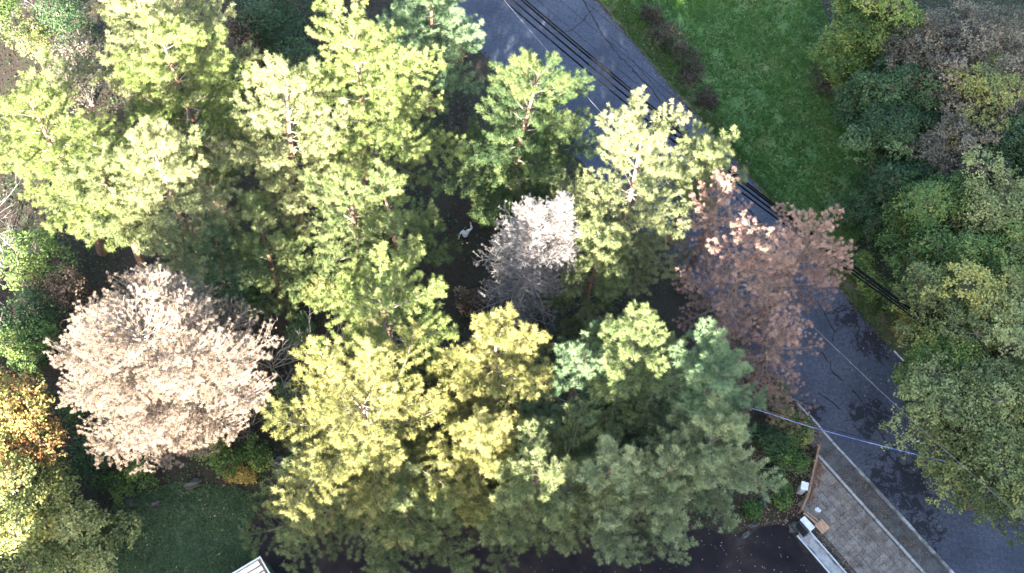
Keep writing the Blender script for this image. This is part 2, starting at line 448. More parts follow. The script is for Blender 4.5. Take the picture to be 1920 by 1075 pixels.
for k in range(3):
    b = MB(); b.box((0, 0, 0.03), (PS - .014, PW - .014, .06)); o = b.build('paver', M_PAVE[k], sw, .006); pm.append(o.data); bpy.data.objects.remove(o)
ncol = 0
v = va + .16 + PW / 2
row = 0
while v < vch - .35:
    u = ua + .1 + (row % 2) * PS / 2 + 1.75 * max(0, (v - va) / (vch - va)) ** 1.2
    while u < 8.4:
        o = bpy.data.objects.new('paver', pm[rp.choice((0, 0, 1, 1, 2))])
        COL.objects.link(o); o.parent = sw
        q = kp(u, v)
        o.location = (q[0], q[1], .018 + rp.uniform(-.008, .006))
        o.rotation_euler = (rp.uniform(-.012, .012), rp.uniform(-.012, .012), ANG + rp.uniform(-.012, .012))
        ncol += 1
        u += PS
    v += PW; row += 1
print('pavers', ncol)

def stone_row(name, u0, u1, v, w, h, step, label, mat, cat='kerb', z0=0.0, tilt=.01):
    root = empty(name, kp((u0 + u1) / 2, v))
    tag(root, label, cat)
    rot = Matrix.Rotation(ANG, 4, 'Z')
    u = u0
    b = MB(); b.box((0, 0, h / 2), (step - .02, w, h)); tmp = b.build('kerb_stone', mat, None, .012); me = tmp.data; bpy.data.objects.remove(tmp)
    while u < u1 - .1:
        o = bpy.data.objects.new('kerb_stone', me); COL.objects.link(o); o.parent = root
        q = kp(u + step / 2, v)
        o.location = (q[0] - root.location[0], q[1] - root.location[1], z0 + rp.uniform(-.012, .008))
        o.rotation_euler = (rp.uniform(-tilt, tilt), rp.uniform(-tilt, tilt), ANG + rp.uniform(-tilt, tilt))
        u += step
    return root
stone_row('roadside_kerb', 0.0, 9.0, .09, .17, .13, 1.0, 'pale concrete kerb stones along the edge of the road', M_KERB)
stone_row('inner_kerb', ua - .1, 9.0, va + .02, .15, .12, .9, 'dirty kerb stones along the edge of the grey paved pavement', M_CONC)
# the flush old edging that runs on up the road
root = empty('sunken_edging', kp(-2.4, .05)); tag(root, 'mossy sunken concrete edging along the road by the fence', 'edging')
for k in range(5):
    b = MB(); q = kp(-4.8 + k * .97 + .45, .06 + rp.uniform(-.03, .03)); b.box((q[0] - root.location[0], q[1] - root.location[1], .018), (.93, .11, .05), ANG + rp.uniform(-.02, .02))
    b.build('edging_stone', M_CONC, root, .01)

# ------------------------------------------------------------------ drain channel, fence, boxes
root = empty('drain_channel', kp(5, vch)); tag(root, 'pale concrete gutter channel with metal rails beside the paved pavement', 'gutter')
b0 = np.array(root.location)
def chan(name, v0, v1, z0, z1, mat, u0=3.05, u1=9.0):
    b = MB(); b.prism([np.array(kp(u0, v1))[:2] - b0[:2], np.array(kp(u0, v0))[:2] - b0[:2], np.array(kp(u1, v0))[:2] - b0[:2], np.array(kp(u1, v1))[:2] - b0[:2]][::1], z0, z1)
    o = b.build(name, mat, root); 
    bm = bmesh.new(); bm.from_mesh(o.data); bmesh.ops.recalc_face_normals(bm, faces=bm.faces[:]); bm.to_mesh(o.data); bm.free()
    return o
uc = float(np.dot(P(1500, 1000)[:2] - K0, U))
vl = float(np.dot(P(1525, 1042)[:2] - K0, V)); vr = float(np.dot(P(1553, 1038)[:2] - K0, V))
chan('channel_floor', vr, vl, .016, .045, M_CONC, uc)
for vv in (vr, vr + .10, vl - .02, vl - .11):
    chan('rail', vv - .03, vv + .03, .016, .10, M_METAL if vv in (vr, vl - .02) else M_KERB, uc)

def beam(name, a, b, w, h, mat, parent, org, z):
    a = np.array(a[:2]); b = np.array(b[:2]); mid = (a + b) / 2 - np.array(org[:2])
    mb = MB(); mb.box((mid[0], mid[1], z), (np.linalg.norm(b - a), w, h), math.atan2(b[1] - a[1], b[0] - a[0]))
    return mb.build(name, mat, parent, .008)
fa, fb, fc, fd = P(1536, 836, .55), P(1515, 928, .55), P(1503, 956, .55), P(1514, 962, .55)
root = empty('timber_fence', (fb[0], fb[1], 0)); tag(root, 'low brown timber board fence between the shrubs and the pavement', 'fence')
for (p, q) in ((fa, fb), (fb, fc)):
    for k, zz in enumerate((.12, .31, .50)):
        beam('board', p, q, .05, .17, M_WOOD, root, root.location, zz)
    beam('top_rail', p, q, .13, .045, M_WOOD, root, root.location, .61)
for t in (0, .33, .66, 1):
    q = fa + (fb - fa) * t
    mb = MB(); mb.box((q[0] - fb[0] - .07, q[1] - fb[1], .33), (.09, .09, .66), .2); mb.build('post', M_WOOD, root, .008)
mb = MB(); q = fc; mb.box((q[0] - fb[0], q[1] - fb[1], .33), (.10, .10, .66), .2); mb.build('post', M_WOOD, root, .008)

# white topped meter box on a post at the fence
c = P(1509, 911, 1.0)
root = empty('meter_box', (c[0], c[1], 0), math.radians(-8)); tag(root, 'small pale grey box with a square white lid against the timber fence', 'meter box')
mb = MB(); mb.box((0, 0, .48), (.30, .36, .96)); mb.build('body', M_METAL, root, .01)
mb = MB(); mb.box((0, 0, .98), (.40, .46, .05)); mb.build('lid', M_WHITE, root, .012)
mb = MB(); mb.box((0, -.19, .55), (.22, .02, .40)); mb.build('door', M_METAL, root, .004)

# black bin with a white lid at the end of the channel
c = P(1513, 983, .95)
ang = math.atan2(*(P(1526, 989) - P(1508, 969))[[1, 0]])
root = empty('black_cabinet', (c[0], c[1], 0), ang); tag(root, 'black ribbed cabinet with a white slab top by the drain channel', 'cabinet')
mb = MB(); mb.box((0, 0, .46), (.72, .50, .90)); mb.build('body', M_BLACK, root, .01)
for k in range(7):
    mb = MB(); mb.box((-.31 + k * .103, -.262, .47), (.05, .025, .80)); mb.build('rib', M_BLACK, root)
mb = MB(); mb.box((0, .04, .94), (.80, .36, .05)); mb.build('lid', M_WHITE, root, .01)
mb = MB(); mb.box((0, .02, .025), (.80, .60, .04)); mb.build('base', M_CONC, root, .005)

c = P(1541, 988, .1)
root = empty('timber_pallet', (c[0], c[1], .09), ang); tag(root, 'fresh orange-brown board panel lying on the pavement beside the black cabinet', 'pallet')
for k in range(4):
    mb = MB(); mb.box((0, -.225 + k * .15, .075), (.62, .135, .03)); mb.build('plank', M_PINEW, root, .004)
for k in (-.24, .24):
    mb = MB(); mb.box((k, 0, .03), (.08, .58, .058)); mb.build('bearer', M_PINEW, root, .004)
a, b = P(1509, 960, .3), P(1533, 980, .3)
for k, (off, lab) in enumerate(((0, 'thick long timber plank leaning from fence end to the fresh board panel'), (.17, 'thin timber batten lying alongside the thicker plank at fence end'))):
    q = (a + b) / 2 + np.array([V[0], V[1], 0]) * -off
    mb = MB(); mb.box((0, 0, 0), (np.linalg.norm((b - a)[:2]) * (1 - .15 * k), .11 - .05 * k, .05)); o = mb.build('timber_plank', M_PINEW, None, .005)
    o.location = (q[0], q[1], .105); o.rotation_euler = (0, .0, math.atan2(b[1] - a[1], b[0] - a[0]) + .05 * k); tag(o, lab, 'plank')

def rock(name, c, size, seed, mat, rz=0.0):
    bm = bmesh.new(); bmesh.ops.create_icosphere(bm, subdivisions=3, radius=1)
    rg = np.random.default_rng(seed); ph = rg.uniform(0, 6, (5, 3)); fr = rg.uniform(1, 3.4, (5, 3))
    for vv in bm.verts:
        q = np.array(vv.co); k = 1 + sum(.10 * math.sin(float(np.dot(fr[i], q)) * 1.6 + ph[i, 0]) for i in range(5))
        q = np.round(q * k * 3.2) / 3.2 * .45 + q * k * .55
        vv.co = Vector((q[0] * size[0], q[1] * size[1], max(-.25, q[2]) * size[2]))
    me = bpy.data.meshes.new(name); bm.to_mesh(me); bm.free()
    o = link(name, me, mat); o.location = c; o.rotation_euler = (0, 0, rz)
    return o
for k, (px, py, sz, rz, lab) in enumerate((
        (362, 908, (.50, .24, .22), .6, 'long grey boulder at the grass edge below the beige dead pine'),
        (245, 942, (.34, .28, .18), .2, 'broken grey rock in the grass left of the long boulder'),
        (292, 948, (.32, .24, .14), 1.2, 'low purplish rock beside a tuft of dry grass at the yard'),
        (535, 893, (.75, .24, .28), -.25, 'slim pale boulder under the yellow pine by the bare shrub'),
        (598, 907, (.55, .30, .30), .1, 'pale rounded boulder tucked under yellow pine branches'),
        (522, 868, (.40, .32, .30), .4, 'dull grey stone among bare twigs beside the slim pale boulder'),
        (1433, 938, (.36, .30, .26), .5, 'weathered grey stone on the litter near the timber fence'),
        (1487, 990, (.30, .26, .30), .8, 'grey block stone beside the black cabinet'),
        (1398, 1003, (.35, .14, .14), .7, 'low edging stone at the corner of the dark lot'),
        (1412, 985, (.26, .16, .14), .3, 'small edging stone between leaf litter and dark lot'),
        (1425, 962, (.30, .12, .12), 1.1, 'narrow edging stone beside the small bright green plant'))):
    q = P(px, py); tag(rock('stone', (q[0], q[1], .02), sz, 200 + k, M_ROCK, rz), lab, 'stone')
# plastic scrap on the pavement
rg = np.random.default_rng(8)
q = P(1532, 958)
bm = bmesh.new(); bmesh.ops.create_icosphere(bm, subdivisions=2, radius=.17)
for vv in bm.verts:
    vv.co = Vector((vv.co.x * rg.uniform(.6, 1.3), vv.co.y * rg.uniform(.5, 1.1), max(-.03, vv.co.z * rg.uniform(.2, .8))))
me = bpy.data.meshes.new('plastic_bag'); bm.to_mesh(me); bm.free()
o = link('plastic_bag', me, M_WHITE); o.location = (q[0], q[1], .11); tag(o, 'crumpled white plastic bag on the pavement by the fence end', 'bag')
# broken tree piece on the litter
def log(px0, py0, px1, py1, r, lab, mat=M_WOOD, z=.12):
    a, b = P(px0, py0), P(px1, py1); K = 7
    t = np.linspace(0, 1, K)[:, None]
    rg = np.random.default_rng(int(px0))
    pts = (a + (b - a) * t); pts[:, 2] = z; pts[:, :2] += rg.normal(0, .03, (K, 2))
    org = pts[0].copy(); org[2] = 0
    vs, q = tubes((pts - org)[None], (r * np.linspace(1.1, .75, K) * rg.uniform(.9, 1.1, K))[None], 8)
    n = len(vs)
    me = mesh_np('log', vs, list(q.ravel()) + list(range(7, -1, -1)) + list(range(n - 8, n)), [4] * len(q) + [8, 8], smooth=False)
    o = link('fallen_log', me, mat, None, tuple(org)); tag(o, lab, 'log'); return o
log(1412, 896, 1438, 922, .10, 'short broken log on the litter left of the timber fence', M_WOOD)

# cream roofed shed at the bottom edge
c0, c1, c2 = P(488, 1043, 2.5), P(433, 1076, 2.5), P(509, 1076, 2.5)
e1 = (c1 - c0)[:2]; e1 /= np.linalg.norm(e1)
e2 = np.array([-e1[1], e1[0]])
if np.dot(e2, (c2 - c0)[:2]) < 0: e2 = -e2
sa = math.atan2(e1[1], e1[0])
root = empty('garden_shed', (c0[0], c0[1], 0), sa); tag(root, 'cream ribbed shed roof with white trim at the edge of the yard', 'shed')
sg = 1 if np.dot(np.array([-math.sin(sa), math.cos(sa)]), e2) > 0 else -1
LX, LY = 3.4, 3.0
mb = MB(); mb.box((LX / 2, sg * LY / 2, 1.15), (LX - .3, LY - .3, 2.3)); mb.build('wall', M_CREAM, root)
mb = MB(); mb.box((LX / 2, sg * LY / 2, 2.34), (LX - .06, LY - .06, .06)); roof = mb.build('roof_deck', M_WOOD, root)
for k in range(9):
    y = .22 + k * .31
    mb = MB()
    # a rounded rib
    x0, x1 = .16 + rp.uniform(0, .08), LX - .1
    prof = [(-.13, 0), (-.10, .06), (0, .085), (.10, .06), (.13, 0)]
    n = len(prof)
    A = [(x0, sg * y + py_, 2.375 + pz) for py_, pz in prof]; B = [(x1, sg * y + py_, 2.375 + pz) for py_, pz in prof]
    mb.v = A + B; mb.f = [(i, i + 1, n + i + 1, n + i) for i in range(n - 1)] + [tuple(range(n - 1, -1, -1)), tuple(range(n, 2 * n))]
    mb.build('roof_rib', M_CREAM, root)
for (cx, cy, sx, sy) in ((LX / 2, .03 * sg, LX, .07), (LX / 2, sg * (LY - .03), LX, .07), (.03, sg * LY / 2, .07, LY - .14), (LX - .03, sg * LY / 2, .07, LY - .14)):
    mb = MB(); mb.box((cx, cy, 2.41), (sx, sy, .20)); mb.build('trim', M_WHITE, root, .006)

# ------------------------------------------------------------------ trees
def unit(a): return a / (np.linalg.norm(a, axis=-1, keepdims=True) + 1e-9)

def needles(rg, pos, dirs, n, ln, wd, spread=(12, 95), base_tint=None, back=.12):
    """plumes of needle blades: pos, dirs (T,3) -> tris verts, tint"""
    T = len(pos)
    dirs = unit(dirs)
    ref = np.where(np.abs(dirs[:, 2:3]) > .9, np.array([1.0, 0, 0]), np.array([0, 0, 1.0]))
    u = unit(np.cross(dirs, ref)); w = np.cross(dirs, u)
    th = np.radians(rg.uniform(spread[0], spread[1], (T, n)))
    ph = rg.uniform(0, 2 * math.pi, (T, n))
    nd = (dirs[:, None] * np.cos(th)[..., None] + (u[:, None] * np.cos(ph)[..., None] + w[:, None] * np.sin(ph)[..., None]) * np.sin(th)[..., None])
    b = pos[:, None] - dirs[:, None] * rg.uniform(0, back, (T, n))[..., None]
    L = ln * rg.uniform(.7, 1.15, (T, n))[..., None]
    tip = b + nd * L
    side = unit(np.cross(nd, rg.normal(0, 1, (T, n, 3)))) * (wd / 2)
    mid = b + nd * L * .25
    tri = np.stack([mid - side, mid + side, tip], axis=2).reshape(-1, 3)
    bt = base_tint if base_tint is not None else rg.uniform(.3, .7, T)
    tn = np.clip(bt[:, None] + rg.normal(0, .10, (T, n)), 0, 1)
    return tri, np.repeat(tn.ravel(), 3)

def tri_mesh(name, tri, tint):
    n = len(tri) // 3
    return mesh_np(name, tri, np.arange(n * 3), np.full(n, 3), tint)

def pine_parts(seed, h, R, cb, whorl=.74, nbr=(5, 6), psize=1.0, top_pow=.58, tuft=.27, ragged=.24, up=(4, 52), side_f=1.0, lean=.03, keep=1.0, skip=.06, base_f=.78, base_t=.22, curl=.10):
    rg = np.random.default_rng(seed)
    K = 7
    bend = rg.normal(0, lean, 2) * h
    def axis(z):
        t = np.asarray(z) / h
        return np.stack([bend[0] * t * t, bend[1] * t * t, np.asarray(z, float)], -1)
    zt = np.linspace(0, h * .985, 14)
    tr = .016 * h * (1 - zt / h) ** .8 + .018
    tr[0] *= 1.35
    tv, tq = tubes(axis(zt)[None] + np.concatenate([rg.normal(0, .012, (14, 2)), np.zeros((14, 1))], 1)[None], tr[None], 9)
    z = cb * h
    bp, br, tp, td, tt = [], [], [], [], []
    sp, sr = [], []
    lobes = rg.normal(0, 1, (3,)); lph = rg.uniform(0, 6.28, 3)
    while z < h - .35:
        t = (z - cb * h) / (h - cb * h)
        prof = ((1 - t) ** top_pow) * (base_f + (1 - base_f) * min(1, t / base_t)) * R
        n = rg.integers(nbr[0], nbr[1] + 1)
        a0 = rg.uniform(0, 6.28)
        for i in range(n):
            az = a0 + i * 6.283 / n + rg.normal(0, .22)
            L = max(.35, prof * (1 + .13 * sum(math.sin((k + 1) * az + lph[k] + 2.5 * t) * lobes[k] for k in range(3)) * .6) * (1 + rg.normal(0, ragged)) + .15)
            L = min(L, R * 1.25)
            if rg.random() < skip: continue
            s = np.linspace(0, 1, K)
            el = math.radians(up[0] + (up[1] - up[0]) * t ** 1.6 + rg.normal(0, 5))
            zz = L * (math.tan(el) * s * .8 + .12 * s ** 2.5 - .10 * (1 - t) * s)
            dirh = np.array([math.cos(az), math.sin(az)])
            azd = rg.normal(0, curl)
            o = axis(z + rg.normal(0, .08))
            hx = np.stack([np.cos(az + azd * s), np.sin(az + azd * s)], -1) * (L * s)[:, None]
            pts = np.concatenate([hx, zz[:, None]], 1) + o
            bp.append(pts); br.append((.010 + .014 * L * (1 - t * .4)) * (1 - s * .85) + .004)
            btint = np.clip(.42 + rg.normal(0, .10) + .12 * t, .1, .85)
            # side branchlets
            s0 = .10 if L < 1.2 else .20
            step = tuft * 1.15 / L
            ss = s0 + rg.uniform(0, step)
            sg = 1
            while ss < 1.0:
                sg = -sg
                ls = min(1.5, (.16 + .52 * L * (1.05 - ss) ** .9 * (.5 + ss)) * rg.uniform(.65, 1.25)) * side_f
                k = min(K - 2, int(ss * (K - 1))); f = ss * (K - 1) - k
                q0 = pts[k] * (1 - f) + pts[k + 1] * f
                bd = unit(pts[k + 1] - pts[k])
                hz = np.array([-bd[1], bd[0], 0]) * sg
                an = rg.uniform(.65, 1.15)
                sd = unit(bd * math.cos(an) + hz * math.sin(an) + np.array([0, 0, rg.uniform(.02, .35)]))
                m_ = 4
                q = np.linspace(0, 1, m_)[:, None]
                sq = q0 + sd * ls * q + np.array([0, 0, 1.0]) * (.10 * ls * q ** 2)
                sp.append(sq); sr.append(np.linspace(.010, .005, m_))
                nt_ = max(1, int(ls / tuft + .5))
                for j in range(nt_):
                    fq = (j + 1) / nt_
                    if rg.random() > keep: continue
                    tp.append(q0 + sd * ls * fq + np.array([0, 0, .10 * ls * fq ** 2]) + rg.normal(0, .035, 3))
                    td.append(sd + np.array([0, 0, rg.uniform(.15, .75)]) + rg.normal(0, .25, 3))
                    tt.append(btint + rg.normal(0, .08) + (.10 if fq > .99 else -.04))
                if rg.random() < keep:
                    tp.append(q0 + rg.normal(0, .04, 3)); td.append(bd * .5 + np.array([0, 0, 1.0]) + rg.normal(0, .25, 3)); tt.append(btint - .02)
                ss += step * rg.uniform(.55, .95)
            tp.append(pts[-1]); td.append(unit(pts[-1] - pts[-2]) + np.array([0, 0, .4])); tt.append(btint + .15)
            tp.append(pts[-1] + rg.normal(0, .08, 3)); td.append(unit(pts[-1] - pts[-2]) + rg.normal(0, .4, 3)); tt.append(btint + .1)
        z += whorl * rg.uniform(.75, 1.2) * (1 - .35 * t)
    top = axis(h)
    for k in range(7):
        tp.append(top + np.array([0, 0, -.12 * k]) + rg.normal(0, .05, 3)); td.append(np.array([rg.normal(0, .5), rg.normal(0, .5), 1.0])); tt.append(.65)
    bv = tubes(np.array(bp), np.array(br), 4)
    parts = [bv]
    if sp: parts.append(tubes(np.array(sp), np.array(sr), 3))
    tp = np.array(tp); T = len(tp)
    return (tv, tq), parts, (tp, unit(np.array(td)), np.clip(np.array(tt) - .08, 0, .85), rg.uniform(.7, 1.25, T) * psize)

def plume(name, seed, n, ln, wd, spread, shoot):
    rg = np.random.default_rng(seed)
    pos = np.zeros((1, 3)); dr = np.array([[0, 0, 1.0]])
    tri, tn = needles(rg, pos, dr, n, ln, wd, spread, np.array([.10]), shoot)
    tn = np.clip(np.repeat(rg.uniform(0, .22, n), 3), 0, .25)
    me = tri_mesh(name, tri, tn)
    return bpy.data.objects.new(name, me)
PLUME = {'full': plume('needle_plume', 1, 92, .22, .016, (4, 105), .20),
         'dry': plume('dry_needle_plume', 2, 80, .17, .011, (4, 110), .14),
         'thin': plume('thin_needle_plume', 3, 26, .12, .012, (10, 100), .10)}

def plume_nodes(kind, mat):
    ob = PLUME[kind].copy(); ob.data = PLUME[kind].data.copy(); ob.data.materials.append(mat)
    ng = bpy.data.node_groups.new('plumes', 'GeometryNodeTree')
    ng.interface.new_socket('Geometry', in_out='INPUT', socket_type='NodeSocketGeometry')
    ng.interface.new_socket('Geometry', in_out='OUTPUT', socket_type='NodeSocketGeometry')
    N = ng.nodes.new; L = ng.links.new
    gi, go = N('NodeGroupInput'), N('NodeGroupOutput')
    oi = N('GeometryNodeObjectInfo'); oi.inputs['Object'].default_value = ob
    ip = N('GeometryNodeInstanceOnPoints')
    na = N('GeometryNodeInputNamedAttribute'); na.data_type = 'FLOAT_VECTOR'; na.inputs['Name'].default_value = 'aim'
    ns = N('GeometryNodeInputNamedAttribute'); ns.data_type = 'FLOAT'; ns.inputs['Name'].default_value = 'size'
    al = N('FunctionNodeAlignRotationToVector'); al.axis = 'Z'
    L(na.outputs['Attribute'], al.inputs['Vector'])
    rv = N('FunctionNodeRandomValue'); rv.data_type = 'FLOAT'; rv.inputs['Max'].default_value = 6.283
    for i_ in rv.inputs:
        if i_.name == 'Max' and i_.type == 'VALUE': i_.default_value = 6.283
    aa = N('FunctionNodeAxisAngleToRotation'); aa.inputs['Axis'].default_value = (0, 0, 1)
    L([o_ for o_ in rv.outputs if o_.type == 'VALUE' and o_.enabled][0], aa.inputs['Angle'])
    rr = N('FunctionNodeRotateRotation'); rr.rotation_space = 'LOCAL'
    L(al.outputs[0], rr.inputs[0]); L(aa.outputs[0], rr.inputs[1])
    L(gi.outputs[0], ip.inputs['Points']); L(oi.outputs['Geometry'], ip.inputs['Instance'])
    L(rr.outputs[0], ip.inputs['Rotation']); L(ns.outputs['Attribute'], ip.inputs['Scale'])
    L(ip.outputs[0], go.inputs[0])
    return ng
PN = {}
def plume_crown(name, pos, aim, tint, size, kind, fol, parent):
    if (kind, fol) not in PN: PN[(kind, fol)] = plume_nodes(kind, FOL[fol])
    me = bpy.data.meshes.new(name); me.vertices.add(len(pos)); me.vertices.foreach_set('co', np.asarray(pos, np.float32).ravel())
    a = me.attributes.new('aim', 'FLOAT_VECTOR', 'POINT'); a.data.foreach_set('vector', np.asarray(aim, np.float32).ravel())
    a = me.attributes.new('size', 'FLOAT', 'POINT'); a.data.foreach_set('value', np.asarray(size, np.float32))
    a = me.attributes.new('tint', 'FLOAT', 'POINT'); a.data.foreach_set('value', np.asarray(tint, np.float32))
    me.update()
    o = link(name, me, FOL[fol], parent)
    o['kind'] = 'stuff'
    md = o.modifiers.new('plumes', 'NODES'); md.node_group = PN[(kind, fol)]
    return o

NT = 0
NP = 0
def make_tree(name, px, py, h, R, cb, fol, label, seed, cat='tree', group=None, bark=None, twig=None, kind='full', **kw):
    """px, py is where the photograph shows the tip of the tree"""
    global NT, NP
    q = P(px, py, h)
    (tv, tq), limbs, pl = pine_parts(seed, h, R, cb, **kw)
    root = empty(name, (q[0], q[1], 0)); tag(root, label, cat, group)
    link('trunk', mesh_np('trunk', tv, tq, np.full(len(tq), 4), smooth=True), bark or M_BARK, root)
    link('limbs', quad_mesh('limbs', limbs), twig or M_TWIG, root)
    plume_crown('crown', *pl, kind, fol, root)
    NP += len(pl[0])
    NT += 2 * (len(tq) + sum(len(p[1]) for p in limbs))
    return root

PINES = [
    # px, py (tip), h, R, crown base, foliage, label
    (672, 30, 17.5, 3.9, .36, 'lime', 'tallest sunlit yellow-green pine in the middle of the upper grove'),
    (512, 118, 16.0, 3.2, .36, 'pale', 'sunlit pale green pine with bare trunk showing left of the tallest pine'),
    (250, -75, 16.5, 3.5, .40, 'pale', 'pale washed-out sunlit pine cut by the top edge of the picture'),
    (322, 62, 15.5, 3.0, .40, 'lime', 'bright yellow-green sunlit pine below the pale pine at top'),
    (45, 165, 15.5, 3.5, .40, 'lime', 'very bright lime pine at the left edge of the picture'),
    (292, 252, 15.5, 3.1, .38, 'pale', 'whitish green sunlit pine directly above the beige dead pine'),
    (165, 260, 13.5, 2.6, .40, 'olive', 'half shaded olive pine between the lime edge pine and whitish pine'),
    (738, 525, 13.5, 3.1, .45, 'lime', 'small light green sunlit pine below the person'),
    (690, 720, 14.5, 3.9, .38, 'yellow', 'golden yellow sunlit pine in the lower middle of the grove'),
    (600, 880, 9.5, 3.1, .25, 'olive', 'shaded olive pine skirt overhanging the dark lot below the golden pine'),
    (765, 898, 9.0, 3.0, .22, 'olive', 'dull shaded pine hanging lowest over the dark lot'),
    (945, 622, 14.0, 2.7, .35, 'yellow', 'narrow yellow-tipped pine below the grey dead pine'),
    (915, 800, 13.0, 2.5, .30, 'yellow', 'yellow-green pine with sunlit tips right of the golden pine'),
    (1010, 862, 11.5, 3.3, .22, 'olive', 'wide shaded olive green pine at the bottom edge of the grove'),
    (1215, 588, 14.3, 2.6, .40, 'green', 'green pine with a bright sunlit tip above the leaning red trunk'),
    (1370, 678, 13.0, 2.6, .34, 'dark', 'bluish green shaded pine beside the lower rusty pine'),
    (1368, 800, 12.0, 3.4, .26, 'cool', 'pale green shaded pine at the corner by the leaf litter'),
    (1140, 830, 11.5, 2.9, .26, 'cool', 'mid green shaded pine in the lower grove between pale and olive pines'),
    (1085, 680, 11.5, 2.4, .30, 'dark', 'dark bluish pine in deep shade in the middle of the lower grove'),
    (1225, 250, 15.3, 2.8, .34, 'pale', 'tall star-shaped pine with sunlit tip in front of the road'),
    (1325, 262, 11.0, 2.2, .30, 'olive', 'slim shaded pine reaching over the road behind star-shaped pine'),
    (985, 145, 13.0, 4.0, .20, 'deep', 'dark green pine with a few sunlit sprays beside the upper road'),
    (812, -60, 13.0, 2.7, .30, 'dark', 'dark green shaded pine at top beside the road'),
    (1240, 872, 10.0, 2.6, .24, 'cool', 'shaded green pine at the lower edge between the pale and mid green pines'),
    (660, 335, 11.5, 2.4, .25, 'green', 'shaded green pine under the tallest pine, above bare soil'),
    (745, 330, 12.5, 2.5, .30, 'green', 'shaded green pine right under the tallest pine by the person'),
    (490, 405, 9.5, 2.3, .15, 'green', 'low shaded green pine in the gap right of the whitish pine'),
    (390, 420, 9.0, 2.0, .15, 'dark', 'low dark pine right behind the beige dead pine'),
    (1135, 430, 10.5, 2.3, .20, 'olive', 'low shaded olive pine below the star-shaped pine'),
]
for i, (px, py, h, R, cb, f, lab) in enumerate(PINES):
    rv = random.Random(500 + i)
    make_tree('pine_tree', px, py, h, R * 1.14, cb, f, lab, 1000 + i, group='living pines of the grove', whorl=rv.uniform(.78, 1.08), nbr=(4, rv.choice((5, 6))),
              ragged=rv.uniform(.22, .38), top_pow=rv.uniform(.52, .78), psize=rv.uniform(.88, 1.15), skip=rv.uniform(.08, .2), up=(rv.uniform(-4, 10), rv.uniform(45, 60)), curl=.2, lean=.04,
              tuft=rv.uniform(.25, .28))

make_tree('dead_pine', 262, 598, 14.0, 5.5, .20, 'beige', 'huge beige dead pine with dense bleached needles', 2001, group='dead pines of the grove', twig=M_TWIGG,
          whorl=.58, nbr=(7, 9), top_pow=.46, kind='dry', tuft=.165, up=(8, 50), ragged=.10, keep=.92, psize=.74, side_f=1.15, base_f=.42, base_t=.42, curl=.25)
make_tree('dead_pine', 1062, 352, 13.2, 1.5, .30, 'grey', 'slim grey dead pine spire right of the other grey dead pine', 2002, group='dead pines of the grove', twig=M_TWIGG,
          kind='thin', tuft=.18, keep=.8, whorl=.42, top_pow=.9, curl=.45, ragged=.3, nbr=(6, 8))
make_tree('dead_pine', 1002, 380, 13.2, 2.2, .28, 'grey', 'silver grey dead pine with sunlit top and bare lower twigs', 2003, group='dead pines of the grove', twig=M_TWIGG,
          kind='thin', tuft=.17, keep=.85, whorl=.42, top_pow=.85, curl=.45, ragged=.3, nbr=(7, 9))
make_tree('dead_pine', 1365, 335, 12.2, 1.9, .35, 'rust', 'rusty brown dead pine nearest the star-shaped pine', 2004, group='dead pines of the grove', kind='dry', tuft=.23, psize=.92, keep=.9, skip=.16, whorl=.95, nbr=(4, 6), twig=M_TWIG, curl=.2)
make_tree('dead_pine', 1425, 435, 14.6, 2.9, .40, 'rust', 'rusty dead pine with an orange sunlit tip over the road', 2005, group='dead pines of the grove', kind='dry', tuft=.23, psize=.92, keep=.9, skip=.16, whorl=.95, nbr=(4, 6), twig=M_TWIG, curl=.2, ragged=.3)
make_tree('dead_pine', 1540, 405, 12.5, 2.6, .42, 'rust', 'pinkish brown dead pine reaching farthest over the road and lawn', 2006, group='dead pines of the grove', kind='dry', tuft=.23, psize=.92, keep=.9, skip=.16, whorl=.95, nbr=(4, 6), twig=M_TWIG, curl=.2, ragged=.3)
make_tree('dead_pine', 1470, 622, 10.5, 2.7, .35, 'rust', 'dull brown dead pine below the other rusty pines beside the road', 2007, group='dead pines of the grove', kind='dry', tuft=.23, psize=.9, keep=.7, skip=.22, whorl=.9, nbr=(4, 6), curl=.2, ragged=.35)

